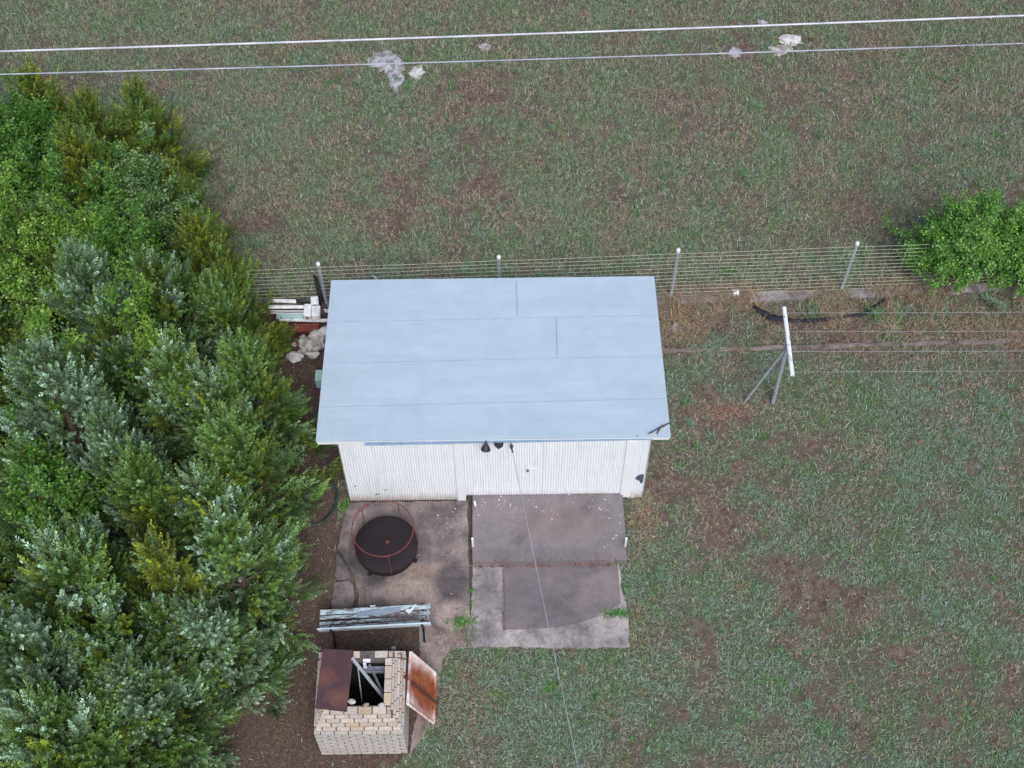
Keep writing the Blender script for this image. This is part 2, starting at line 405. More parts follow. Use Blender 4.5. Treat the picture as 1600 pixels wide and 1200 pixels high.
# ---------------------------------------------------------------- paving
def rough(pts, amp=.012, step=.10, seed=1):
    r = random.Random(seed); out = []
    n = len(pts)
    for i in range(n):
        a = Vector(pts[i][:2]); b = Vector(pts[(i+1) % n][:2]); L = (b-a).length; k = max(1, int(L/step))
        nn = Vector((-(b-a).y, (b-a).x)).normalized() if L > 0 else Vector((0, 0))
        for j in range(k):
            q = a.lerp(b, j/k)
            if j: q = q+nn*r.uniform(-amp, amp)
            out.append(q)
    return out
def prism(name, pts, z0, z1, m, amp=.012, step=.1, seed=1, bevel=.006):
    q = rough(pts, amp, step, seed) if amp else [Vector(p[:2]) for p in pts]
    bm = bmesh.new(); vs = [bm.verts.new((p.x, p.y, z0)) for p in q]
    f = bm.faces.new(vs); bm.normal_update()
    if f.normal.z > 0: f.normal_flip()
    e = bmesh.ops.extrude_face_region(bm, geom=[f])
    bmesh.ops.translate(bm, verts=[v for v in e['geom'] if isinstance(v, bmesh.types.BMVert)], vec=(0, 0, z1-z0))
    bmesh.ops.recalc_face_normals(bm, faces=bm.faces)
    me = bpy.data.meshes.new(name); bm.to_mesh(me); bm.free(); me.materials.append(m)
    o = bpy.data.objects.new(name, me); col.objects.link(o)
    if bevel:
        b = o.modifiers.new('bevel', 'BEVEL'); b.width = bevel; b.segments = 2; b.limit_method = 'ANGLE'; b.angle_limit = radians(50)
    return o
def PX(L, z=0): return [U(a, b, z) for a, b in L]
pad_main = PX([(546, 786), (731, 783), (733, 880), (736, 976), (705, 986), (672, 977), (558, 968), (559, 945), (561, 930), (554, 902), (546, 886), (534, 867), (527, 858), (531, 835), (537, 812)])
pad_a = PX([(526, 864), (532, 871), (543, 890), (549, 903), (528, 907), (523, 900)])
pad_b = PX([(522, 911), (545, 907), (552, 915), (554, 935), (551, 955), (549, 968), (515, 968), (518, 940)])
pad_low = PX([(739, 881), (966, 878), (972, 925), (983, 965), (984, 1011), (860, 1013), (739, 1011), (729, 1000), (735, 975)])
pad_mid = PX([(787, 882), (965, 879), (967, 918), (970, 945), (945, 956), (932, 966), (905, 975), (870, 982), (785, 986), (788, 945)])
path = PX([(660, 975), (735, 978), (741, 1011), (705, 1015), (692, 1030), (684, 1055), (682, 1095), (672, 1130), (655, 1160), (640, 1180), (642, 1160), (652, 1120), (656, 1060), (655, 1010)])
for nm, pg, z0, z1, mt, am, sd_ in [('patio_slab', pad_main, -.1, .03, 'pad_left', .014, 1), ('patio_slab', pad_a, -.1, .022, 'pad_left', .012, 2),
        ('patio_slab', pad_b, -.1, .026, 'pad_left', .012, 3), ('apron_slab', pad_low, -.1, .035, 'pad_low', .02, 4),
        ('apron_overlay', pad_mid, .036, .046, 'pad_mid', .008, 5), ('path', path, -.1, -.008, 'path', .03, 6)]:
    tag(prism(nm, pg, z0, z1, P[mt], am, .1, sd_), kind='structure')
pad_up_poly = [(2.046, .012), (4.553, .012), (4.565, -1.21), (2.046, -1.21)]
tag(prism('entry_slab', pad_up_poly, -.1, .16, P['pad_up'], .003, .2, 7, .01), kind='structure')
# fence-line mow strip and the old kerb in front of it
def fence_pt(i, z=0, dy=0): return Vector((-.593+3.1199*i, 3.876+.1*i+dy, z))
a, b = fence_pt(-4), fence_pt(6)
strip_poly = [(a.x, a.y-.16), (b.x, b.y-.16), (b.x, b.y+.03), (a.x, a.y+.03)]
tag(prism('fence_strip', strip_poly, -.1, .03, P['strip'], .035, .22, 8), kind='structure')
k0, k1 = U(1030, 548), U(1440, 536)
dk = (k1-k0)/(k1.x-k0.x)
kx = lambda x: (k0+dk*(x-k0.x)).y
kerb_poly = [(4.9, kx(4.9)-.035), (14.5, kx(14.5)-.035), (14.5, kx(14.5)+.04), (4.9, kx(4.9)+.035)]
tag(prism('kerb', kerb_poly, -.1, .006, P['kerb'], .02, .2, 9), kind='structure')

# ---------------------------------------------------------------- shed
W = 4.88; YB = 3.15; ZF, ZB = 2.113, 1.608; YF0, YB0 = -.034, 3.392
slope = (ZF-ZB)/(YB0-YF0)
def rz(y): return ZF-(y-YF0)*slope
shed = empty('shed', (W/2, 0, 0), 'white corrugated iron shed under a pale blue felt roof, with double doors', 'shed')
def corr(p0, p1, z0, z1fn, nrm, pitch=.042, amp=.0085, per=6, nz=1):
    """corrugated sheet standing from p0 to p1 (xy)"""
    p0 = Vector((*p0, 0)); p1 = Vector((*p1, 0)); d = p1-p0; L = d.length; d.normalize(); nrm = Vector((*nrm, 0))
    n = int(L/pitch*per); mb = MB(); vs = []
    for i in range(n+1):
        s_ = L*i/n; o = nrm*(amp*sin(2*pi*s_/pitch)+amp)
        p = p0+d*s_+o
        vs.append((p.x, p.y, z0)); vs.append((p.x, p.y, z1fn(p)))
    fs = [(2*i, 2*i+2, 2*i+3, 2*i+1) for i in range(n)]
    mb.add(vs, fs, True); return mb
top = lambda p: rz(max(p.y, YF0))-.075
def X2(px, py=780): return U(px, py, 0).x
xa, xb = U(716, 778).x, U(726, 778).x
xc, xd_ = U(847, 775).x, U(969, 775).x
for (x0, x1) in ((0, xa), (xd_+.16, W)):
    corr((x0, 0), (x1, 0), 0.01, top, (0, -1)).build('front_wall', M['white'], shed)
corr((0, YB), (W, YB), 0.01, lambda p: rz(YB)-.075, (0, 1)).build('rear_wall', M['white'], shed)
corr((0, 0), (0, YB), 0.01, top, (-1, 0)).build('side_wall', M['white'], shed)
corr((W, 0), (W, YB), 0.01, top, (1, 0)).build('side_wall', M['white'], shed)
# flat trim posts beside the doors
t0 = MB().box(((xa+xb)/2+.01, -.012, 1.0), (xb-xa+.03, .05, 2.0)).build('door_post', M['trim'], shed, .004)
t0 = MB().box((xd_+.075, -.012, 1.03), (.17, .05, 1.92)).build('door_post', M['trim'], shed, .004)
for xg in (xc, xd_-.002, xb+.026): MB().box((xg, -.008, 1.03), (.005, .034, 1.86)).build('door_gap', M['cap'], shed)
d1 = corr((xb+.03, -.004), (xc-.002, -.004), .175, top, (0, -1)).build('door', M['white'], shed)
d1['label'] = 'left door leaf with a hasp and padlock'
d2 = corr((xc+.002, -.004), (xd_-.006, -.004), .175, top, (0, -1)).build('door', M['white'], shed)
hp = U(832, 727, 1.05)
MB().box((hp.x, -.03, 1.12), (.19, .012, .03)).build('hasp', M['trim'], d1, .002)
mb = MB().box((hp.x-.08, -.045, 1.06), (.035, .02, .05)); mb.tube([(hp.x-.092, -.045, 1.08), (hp.x-.092, -.045, 1.11), (hp.x-.068, -.045, 1.11), (hp.x-.068, -.045, 1.08)], .004, 6)
mb.build('padlock', M['galv_dark'], d1)
# dark bare patch on the right wall, small gap at the door foot
def wallpatch(L, y=-.024):
    pts = [Vector((p[0], y, p[1])) for p in L]; q = [Vector((p.x, y+.006, p.z)) for p in pts]; n = len(pts)
    fs = [tuple(range(n)), tuple(reversed(range(n, 2*n)))]+[(i, n+i, n+(i+1) % n, (i+1) % n) for i in range(n)]
    return MB().add(pts+q, fs)
def wp(px, py):
    """point on the front wall plane y = 0"""
    d = RN @ np.array([(px-800)/FPX, (600-py)/FPX, -1.0]); t = (0-CAM[1])/d[1]; p = CAM+t*d
    return float(p[0]), float(p[2])
wallpatch([wp(*p) for p in [(992, 746), (998, 741), (1005, 739), (1006, 742), (1004, 752), (1001, 754), (999, 749), (995, 748)]], -.024).build('bare_patch', M['dark_navy'], shed)
# paint chips on left wall
for (px, py, s_) in [(555, 758, .02), (588, 771, .035), (602, 764, .025), (592, 770, .02)]:
    x, z = wp(px, py); wallpatch([(x-s_, z), (x, z+.012), (x+s_, z+.003), (x+.2*s_, z-.014)], -.022).build('paint_chip', M['galv_dark'], shed)
# fascia boards and gutter-like membrane drip
def front_board(x0, x1, z0, z1, y0, y1): return MB().box(((x0+x1)/2, (y0+y1)/2, (z0+z1)/2), (x1-x0, abs(y1-y0), z1-z0))
front_board(-.31, .42, ZF-.115, ZF-.045, -.028, -.002).build('fascia', M['trim'], shed)
front_board(W+.02, 5.16, ZF-.10, ZF-.045, -.028, -.002).build('fascia', M['trim'], shed)
wallpatch([(.42, ZF-.155), (2.6, ZF-.12), (W, ZF-.085), (W, ZF-.042), (.42, ZF-.042)], -.038).build('drip_edge', M['seam_edge'], shed)
for x in (-.3, 5.15):
    MB().bar((x, YF0+.03, rz(YF0+.03)-.075), (x, YB0-.03, rz(YB0-.03)-.075), .03, .06).build('barge_board', M['trim'], shed)
# roof
def roofp(px, py):
    """survey pixel -> point on the roof plane"""
    d = RN @ np.array([(px-800)/FPX, (600-py)/FPX, -1.0]); n = np.array([0, slope, 1.0])
    p0 = np.array([0, YF0, ZF]); t = np.dot(p0-CAM, n)/np.dot(d, n); p = CAM+t*d
    return Vector(p.tolist())
XL, XR = -.3225, 5.173
roof = MB()
c8 = [(XL, YF0), (XR, YF0), (XR, YB0), (XL, YB0)]
roof.add([(x, y, rz(y)-.045) for x, y in c8]+[(x, y, rz(y)-.026) for x, y in c8], [(3, 2, 1, 0), (4, 5, 6, 7), (0, 1, 5, 4), (1, 2, 6, 5), (2, 3, 7, 6), (3, 0, 4, 7)])
roof_o = roof.build('roof', M['trim'], shed)
seamL = [YF0-.006] + [roofp(XLp, y_).y for XLp, y_ in ((500, 636.5), (508, 567.5), (513, 503))] + [YB0+.006]
seamR = [YF0-.006] + [roofp(XRp, y_).y for XRp, y_ in ((1042, 623), (1034, 556.5), (1026, 492))] + [YB0+.006]
rr = random.Random(4)
for k in range(4):
    mb = MB(); nx, ny = 110, 16; lift0 = .022-.007*k; vs = []
    for i in range(nx+1):
        x = XL-.006+(XR-XL+.012)*i/nx; u = i/nx
        ya = seamL[k]*(1-u)+seamR[k]*u+(.006*(noise.noise(Vector((x*1.5, k*3, 0)))) if k else 0)
        yb = seamL[k+1]*(1-u)+seamR[k+1]*u+(.006*(noise.noise(Vector((x*1.5, (k+1)*3, 0)))) if k < 3 else 0)
        ya2 = ya-(.05 if k else 0)
        for j in range(ny+1):
            v = j/ny; y = ya2+(yb-ya2)*v
            z = rz(y)+lift0-.010+.0035*noise.noise(Vector((x*1.1, y*2.0, 5)))+.0015*noise.noise(Vector((x*6, y*5, 7)))
            vs.append((x, y, z))
    fs = []
    for i in range(nx):
        for j in range(ny):
            q = i*(ny+1)+j; fs.append((q, q+ny+1, q+ny+2, q+1))
    mb.add(vs, fs, True)
    for a_, b_ in ([(i*(ny+1), (i+1)*(ny+1)) for i in range(nx)] if k == 0 else []):
        p_, q_ = Vector(vs[a_]), Vector(vs[b_]); dz_ = Vector((0, 0, -.016)); mb.add([p_, q_, q_+dz_, p_+dz_], [(3, 2, 1, 0)])
    for i0 in (0, nx):
        for j in range(ny):
            p_, q_ = Vector(vs[i0*(ny+1)+j]), Vector(vs[i0*(ny+1)+j+1]); dz_ = Vector((0, 0, -.016))
            mb.add([p_, q_, q_+dz_, p_+dz_], [(0, 1, 2, 3)] if i0 else [(3, 2, 1, 0)])
    for i in range(nx):
        p_, q_ = Vector(vs[i*(ny+1)+ny]), Vector(vs[(i+1)*(ny+1)+ny]); dz_ = Vector((0, 0, -.010)); mb.add([p_, q_, q_+dz_, p_+dz_], [(0, 1, 2, 3)])
    o = mb.build('roofing_strip', M['roof'], roof_o)
# sealant lines along laps
for k in (1, 2, 3):
    vs = []; n = 160; mb = MB()
    for i in range(n+1):
        x = XL+.01+(XR-XL-.02)*i/n; u = i/n
        y = seamL[k]*(1-u)+seamR[k]*u+.006*noise.noise(Vector((x*1.5, k*3, 0)))
        hw = .0038+.004*max(0, noise.noise(Vector((x*2.2, k*9, 1)))+.2)
        z = rz(y)+.022-.007*(k-1)-.010+.0035*noise.noise(Vector((x*1.1, y*2.0, 5)))+.0015*noise.noise(Vector((x*6, y*5, 7)))+.0012
        vs += [(x, y-.003-2*hw, z), (x, y-.003, z)]
    mb.add(vs, [(2*i, 2*i+2, 2*i+3, 2*i+1) for i in range(n)], True); mb.build('sealant_line', M['seam'], roof_o)
for (px, ya, yb) in ((807, 440, 495), (869, 498, 560)):
    p = roofp(px, ya); q = roofp(px+2, yb); mb = MB(); vs = []
    for i in range(25):
        c_ = p.lerp(q, i/24); hw = .003+.003*abs(noise.noise(Vector((c_.y*7, px, 0))))
        z = rz(c_.y)+.0145
        z += 0; vs += [(c_.x-hw, c_.y, z), (c_.x+hw, c_.y, z)]
    mb.add(vs, [(2*i, 2*i+1, 2*i+3, 2*i+2) for i in range(24)], True); mb.build('sealant_line', M['seam'], roof_o)
# eave flood lamps
def flood(x, yy, z, dirv, scale=1.0, label=''):
    e = empty('flood_lamp', (x, -.03, z), label, 'lamp')
    R = Vector(dirv).normalized().to_track_quat('Z', 'Y').to_matrix()
    mb = MB(); c_ = Vector((x, yy, z))
    mb.lathe(c_, [(a_*scale, b_*scale) for a_, b_ in [(.0, -.01), (.034, 0), (.045, .03), (.085, .10), (.088, .115), (.08, .113), (.04, .05), (0, .045)]], 20, R)
    mb.build('shade', M['black_metal'], e)
    MB().lathe(c_, [(0, .098*scale), (.06*scale, .098*scale), (.078*scale, .106*scale)], 16, R).build('lens', M['paper'] if dirv[2] < 0 else M['black_metal'], e)
    MB().tube([(x, -.03, z+.03), (x, yy, z)], .012, 8).build('bracket', M['black_metal'], e)
    return e
x, z = wp(760, 693); flood(x, -.085, ZF-.075, (-.12, -.40, -.9), .88, 'black conical flood lamp tilted outward under the eave, the larger left one')
x, z = wp(779, 692); flood(x, -.085, ZF-.185, (.05, .12, 1), .85, 'small black flood lamp turned toward the wall, between the larger lamp and the cable clamp')
x, z = wp(799, 692)
ins = empty('cable_anchor', (x, -.04, ZF-.13), 'dark insulator clamp under the eave holding the thin overhead wire', 'cable anchor')
MB().lathe((x, -.09, ZF-.15), [(0, .03), (.026, .03), (.026, .0), (.016, -.015), (.024, -.03), (0, -.035)], 14).build('insulator', M['black_metal'], ins)
MB().tube([(x, -.03, ZF-.13), (x, -.09, ZF-.13)], .01, 6).build('hook', M['galv_dark'], ins)
anchor = Vector((x, -.09, ZF-.16))
# service wire running out over the yard toward a pole behind the viewer
e1 = U(905, 1200, 5.2); dirw = (e1-anchor)
mb = MB(); pts = []
for i in range(41):
    s_ = i/40*1.7; p = anchor+dirw*s_; p.z -= .12*sin(pi*i/40); pts.append(p)
mb.tube(pts, .0045, 6)
tag(mb.build('overhead_wire', M['wire_pale']), 'thin grey overhead wire running from the shed eave across slab and lawn', 'wire')
MB().tube([anchor, anchor+dirw.normalized()*.16], .012, 6).build('wire_grip', M['black_metal'], ins)
# twig on the roof
mb = MB()
def rp(px, py, up=.03): p = roofp(px, py); return (p.x, p.y, p.z+up)
mb.tube([rp(1012, 679, .02), rp(1018, 677, .035), rp(1025, 673, .03), rp(1030, 671, .04), rp(1037, 668, .05), rp(1043, 664, .04), rp(1050, 663, .03)], [.006, .012, .01, .018, .012, .01, .007], 7)
mb.tube([rp(1031, 671, .035), rp(1028, 676, .03), rp(1026, 680, .02)], [.012, .011, .005], 6)
mb.tube([rp(1037, 668, .05), rp(1033, 666, .06)], [.007, .003], 5)
tag(mb.build('twig', M['twig']), 'dark broken forked twig lying on the near right corner of the shed roof', 'twig')
MB().lathe(rp(995.5, 682, .004), [(0, .012), (.018, .008), (.02, 0)], 10).build('roof_nail_patch', M['seam'], roof_o)

# ---------------------------------------------------------------- fence
f0 = fence_pt(2)
fence = empty('wire_fence', f0, 'woven wire field fence on galvanised pipe posts along the pasture edge', 'fence')
mb = MB()
zs = [.07+.107*k for k in range(13)]
for z in zs:
    pts = []
    for i in range(-16, 23):
        ii = i/4; p = fence_pt(ii, z+.012*noise.noise(Vector((ii*1.7, z*4, 3)))-.01*sin(pi*(ii % 1))); p.y += .01*noise.noise(Vector((ii*2, z*3, 8)))-.03
        pts.append(p)
    mb.tube(pts, .0042, 4, False)
for i in range(-160, 220):
    ii = i*.025*1.0
    if ii < -3.9 or ii > 5.4: continue
    if i % 4: continue
    mb.tube([fence_pt(ii, .07, -.03), fence_pt(ii, .7, -.03), fence_pt(ii, 1.354, -.03)], .0026, 3, False)
mb.build('wire_mesh', M['wire'], fence)
for i in range(-3, 6):
    p = fence_pt(i); ln = {0: (-.02, 0), 2: (.02, .0), 3: (.04, .0)}.get(i, (0, 0))
    tp = (p.x+ln[0]*.5, p.y+ln[1], 1.43)
    post = MB().tube([p, tp], .034, 12).build('post', M['galv'], fence)
    MB().lathe(tp, [(.038, -.04), (.038, 0), (.028, .022), (0, .03)], 12).build('post_cap', M['cap'], post)

# ---------------------------------------------------------------- clothes line
cl = empty('clothes_line', (7.28, 1.83, 0), 'galvanised T post with a chipped white crossbar, side brace and four wires', 'clothes line')
MB().tube([(7.28, 1.83, -.05), (7.25, 1.85, 1.80)], .038, 14).build('post', M['galv'], cl)
MB().tube([(6.78, 1.84, -.05), (7.25, 1.85, 1.68)], .022, 12).build('brace', M['galv'], cl)
MB().tube([(7.265, 2.55, 1.84), (7.255, 1.23, 1.84)], .036, 16).build('crossbar', M['tpaint'], cl)
MB().lathe((7.26, 1.85, 1.765), [(.042, 0), (.047, .02), (.047, .05), (.04, .06)], 14).build('collar', M['galv_dark'], cl)
for (ly, ry) in ((2.42, 2.50), (2.05, 2.10), (1.66, 1.72), (1.27, 1.36)):
    pts = [(7.26+13*s/30, ly+(ry-ly)*s/30, 1.875-.12*sin(pi*s/30)) for s in range(31)]
    MB().tube(pts, .0026, 4).build('line_wire', M['galv'], cl)

# ---------------------------------------------------------------- power cables
def cable(pa, pb, z, r, m, nm, lab, sag):
    A = U(*pa, z); B = U(*pb, z); d = B-A; mb = MB(); pts = []
    mid = (A+B)/2
    for i in range(121):
        s_ = (i/120-.5)*4.0; p = mid+d*s_; p.z += sag*(s_*s_*4-0); pts.append(p)
    mb.tube(pts, r, 8)
    tag(mb.build(nm, m), lab, 'power cable')
cable((0, 82), (1600, 26), 8.6, .0135, M['cable_w'], 'power_cable', 'thicker pale power cable crossing the pasture, upper of the two', .02)
cable((0, 118), (1600, 69.5), 8.6, .0095, M['cable_g'], 'power_cable', 'thinner grey power cable crossing the pasture, lower of the two', .02)

# ---------------------------------------------------------------- fire drum
D = Vector((.655, -.965, .03))
dr = empty('fire_drum', D, 'low round black fire drum with lid and red wire rail on the patio', 'fire pit')
S_ = 1.05
MB().lathe(D, [(r_*S_, z_) for r_, z_ in [(0, .08), (.38, .08), (.46, .11), (.478, .18), (.480, .24), (.475, .285), (.465, .292)]], 48).build('drum', M['lidblack'], dr)
lid = MB().lathe(D, [(r_*S_, z_) for r_, z_ in [(.482, .285), (.490, .302), (.480, .312), (.3, .332), (.1, .345), (0, .348)]], 48).build('lid', M['lidblack'], dr)
MB().lathe(D+Vector((.02, -.0, .352)), [(.03, 0), (.022, .02), (.04, .035), (.036, .055), (0, .06)], 16).build('knob', M['rustbar'], lid)
for a in (radians(-150+25), radians(-20), radians(110)):
    p = D+Vector((cos(a)*.47, sin(a)*.47, 0)); q = D+Vector((cos(a)*.40, sin(a)*.40, .17))
    mb = MB().bar(p+Vector((-cos(a)*.05, -sin(a)*.05, .02)), q, .07, .04); mb.box(p+Vector((-cos(a)*.0, -sin(a)*.0, .012)), (.09, .07, .024), Matrix.Rotation(a, 3, 'Z'))
    mb.build('foot', M['lidblack'], dr, .006)
RC = D+Vector((-.015, .015, .86)); rail = MB()
rail.tube([RC+Vector((.49*cos(2*pi*i/48), .49*sin(2*pi*i/48), .012*sin(4*pi*i/48))) for i in range(48)], .0085, 8, closed=True)
rail.build('rail', M['redrust'], dr)
for a in (radians(62), radians(135), radians(198), radians(282), radians(8)):
    MB().tube([RC+Vector((.49*cos(a), .49*sin(a), 0)), RC+Vector((.497*cos(a), .497*sin(a), -.28)), D+Vector((.515*cos(a), .515*sin(a), .25))], .0075, 6).build('upright', M['redrust'], dr)
a0 = radians(135)
MB().tube([RC+Vector((.49*cos(radians(118)), .49*sin(radians(118)), .01)), RC+Vector((.50*cos(a0), .50*sin(a0), .05)), RC+Vector((.52*cos(radians(150)), .52*sin(radians(150)), -.02))], .009, 6).build('handle', M['redrust'], dr)

# ---------------------------------------------------------------- bench (faces the shed, back to the viewer)
b0 = Vector((-.34, -2.18, 0)); b1 = Vector((1.40, -2.10, 0)); bx = (b1-b0).normalized(); by = Vector((-bx.y, bx.x, 0)); 
bench = empty('park_bench', (b0+b1)/2+Vector((0, -.15, 0)), 'weathered bench with flaking pale blue slats and black iron ends', 'bench')
L = (b1-b0).length
RB = Matrix((bx, by, Vector((0, 0, 1)))).transposed()
def BP(s, t, z): return b0+bx*s+by*t+Vector((0, 0, z))
for k, (t, wd, dz) in enumerate([(0, .082, 0), (-.092, .058, -.006), (-.168, .048, -.01), (-.240, .045, -.012)]):
    ro = Matrix.Rotation(radians([0, -.7, .5, 0][k]), 3, 'Z')
    MB().box(BP(L/2+[0, -.01, -.03, -.01][k], t-[0, .004, .008, .01][k], .43+dz), (L-[0, .01, .05, .02][k], wd, .024), RB @ ro).build('seat_slat', M['peel'], bench, .004)
Lb = L+.005
RBk = RB @ Matrix.Rotation(radians(-14), 3, 'X')
for k, (t, z) in enumerate([(-.355, .55), (-.385, .655), (-.415, .765)]):
    sl_ = MB().box(BP(Lb/2-.0, t, z), (Lb, .024, .075), RB @ Matrix.Rotation(radians(14), 3, 'X')).build('back_slat', M['peel2'], bench, .004)
for s in (.20, L-.13):
    mb = MB()
    def TB(pts, w_): 
        for p_, q_ in zip(pts[:-1], pts[1:]): mb.bar(p_, q_, .05, w_, up=bx)
    TB([BP(s, .15, .0), BP(s, .10, .2), BP(s, .05, .405), BP(s, -.26, .39), BP(s, -.335, .46), BP(s, -.385, .62), BP(s, -.405, .79)], .035)
    TB([BP(s, -.26, .39), BP(s, -.34, .2), BP(s, -.42, .02)], .035)
    mb.build('end_frame', M['black'], bench, .006)
MB().box(BP(L-.045, -.10, .445), (.022, .26, .012), RB).build('cross_strap', M['galv'], bench)
sh = MB().box(BP(.92, -.05, .452), (.70, .082, .010), RB @ Matrix.Rotation(radians(4.0), 3, 'Z'))
tag(sh.build('metal_strip', M['bluegrey'], None, .002), 'blue grey flat metal strip lying slanted on the bench seat', 'metal strip')
q = [BP(*p) for p in [(1.345, -.07, .47), (1.375, -.045, .475), (1.43, -.045, .472), (1.50, .035, .475), (1.515, .05, .474), (1.46, -.06, .468), (1.41, -.115, .465), (1.39, -.11, .462)]]
n8 = len(q); mb = MB().add(q+[p-Vector((0, 0, .004)) for p in q], [tuple(range(n8))[::-1], tuple(range(n8, 2*n8))]+[(i, (i+1) % n8, n8+(i+1) % n8, n8+i) for i in range(n8)])
tag(mb.build('plastic_scrap', M['paper']), 'torn white plastic scrap lying on the right end of the bench seat', 'plastic scrap')
for s, t, z, dd, lb in ((.83, .065, .40, (.09, .04, .03), 'small white metal bracket sticking out behind the upper bench slat'), (1.12, -.50, .02, (.07, .05, .05), 'small pale stone block on the dirt right below the bench back')):
    tag(MB().box(BP(s, t, z), dd, RB).build('bracket' if z > .1 else 'stone_block', M['rockw'], None, .006), lb, 'bracket' if z > .1 else 'stone')
for k, s in enumerate((.985, 1.05)):
    tag(MB().box(BP(s, -.235, .445), (.045, .04, .028), RB).build('wood_chip', M['path'] if 'path' in M else P['path'], None, .004),
        ['left of two small pinkish chips on the lower bench slat', 'right of two small pinkish chips on the lower bench slat'][k], 'chip')
# pale footing under right bench leg
tag(prism('footing_block', PX([(654, 975), (666, 975), (667, 1010), (656, 1011)]), -.08, .035, P['strip'], .004, .1, 12), 'narrow pale concrete footing block under the right end of the bench', 'concrete block')

# ---------------------------------------------------------------- brick incinerator
bx0, bx1, by0, by1 = -.25, 1.075, -4.32, -3.05
hx0, hx1, hy0, hy1 = .01, .815, -4.03, -3.35
inc = empty('brick_incinerator', ((bx0+bx1)/2, (by0+by1)/2, 0), 'cream brick incinerator with stepped rim and open sooty square mouth', 'incinerator')
rb = random.Random(11)
def brickcol():
    u = rb.random()
    if u < .10: c = (.50, .39, .28)
    elif u < .30: c = (.52, .44, .36)
    elif u < .40: c = (.47, .38, .335)
    else: c = (.54, .475, .425)
    k = rb.uniform(.86, 1.1); return tuple(x*k for x in c)
def brick_ring(x0, x1, y0, y1, z, h, seed, depth=.105, bl=.205, wash=0, skip=()):
    mb = MB(); cols = []
    j = .015
    def put(cx, cy, sx, sy):
        if rb.random() < .012 and not wash: return
        c = brickcol()
        if wash: c = tuple(a*(1-wash)+b_*wash for a, b_ in zip(c, (.44, .42, .41)))
        R = Matrix.Rotation(rb.uniform(-.012, .012), 3, 'Z')
        mb.box((cx+rb.uniform(-.002, .002), cy+rb.uniform(-.002, .002), z+h/2+rb.uniform(-.001, .001)), (sx-j, sy-j if sy > sx else sy, h-j), R)
        cols.extend([(*c, 1)]*8)
    # front/back rows run the full width; sides fit between
    for yy in (y0+depth/2, y1-depth/2):
        x = x0-(bl*.5 if seed % 2 else 0)
        while x < x1-.01:
            a_ = max(x, x0); b_ = min(x+bl, x1)
            if b_-a_ > .03: put((a_+b_)/2, yy, b_-a_, depth-.002)
            x += bl
    for xx in (x0+depth/2, x1-depth/2):
        y = y0+depth+.006-(0 if seed % 2 else bl*.5)
        while y < y1-depth-.01:
            a_ = max(y, y0+depth+.006); b_ = min(y+bl, y1-depth-.006)
            if b_-a_ > .03:
                c = brickcol()
                if wash: c = tuple(a*(1-wash)+b2*wash for a, b2 in zip(c, (.44, .42, .41)))
                mb.box((xx, (a_+b_)/2, z+h/2), (depth-.002, b_-a_-j, h-j)); cols.extend([(*c, 1)]*8)
            y += bl
    return mb, cols
wallmb, wc = MB(), []
nb = 12; hb = 1.0/nb
for k in range(nb):
    m_, c_ = brick_ring(bx0, bx1, by0, by1, k*hb, hb, k, wash=.65); wallmb.add(m_.v, m_.f); wc += c_
wo = wallmb.build('wall', M['brick'], inc, .004, wc)
rimmb, rc = MB(), []
setb = .034
for k in range(5):
    i_ = setb*(k+1)
    m_, c_ = brick_ring(bx0+i_, bx1-i_, by0+i_, by1-i_*.85, 1.0+k*.08, .08, k+1, depth=.1 if k < 4 else .105); rimmb.add(m_.v, m_.f); rc += c_
rimmb.build('stepped_rim', M['brick'], inc, .006, rc)
# mortar core: stepped outer shell and inner shaft
rings = []
def rect(i, z, inner=False):
    if inner: return [(hx0, hy0, z), (hx1, hy0, z), (hx1, hy1, z), (hx0, hy1, z)]
    return [(bx0+i, by0+i, z), (bx1-i, by0+i, z), (bx1-i, by1-i*.9, z), (bx0+i, by1-i*.9, z)]
e_ = .012
rings.append(rect(e_, -.02)); rings.append(rect(e_, 1.0-.018))
for k in range(5):
    i_ = setb*(k+1)+e_
    rings.append(rect(i_, 1.0+k*.08-.018)); rings.append(rect(i_, 1.0+(k+1)*.08-.018))
rings.append(rect(0, 1.382, True)); rings.append(rect(0, 1.30, True))
core = MB(); vs = [v for r_ in rings for v in r_]; fs = []
for i in range(len(rings)-1):
    for k in range(4):
        l = (k+1) % 4; fs.append((i*4+k, i*4+l, (i+1)*4+l, (i+1)*4+k))
core.add(vs, fs).build('mortar', M['mortar'], inc)
sh_ = MB(); r1, r2 = rect(0, 1.30, True), rect(0, .10, True)
sh_.add(r1+r2, [(k, (k+1) % 4, 4+(k+1) % 4, 4+k) for k in range(4)]+[(4, 5, 6, 7)]).build('fire_shaft', M['soot'], inc)
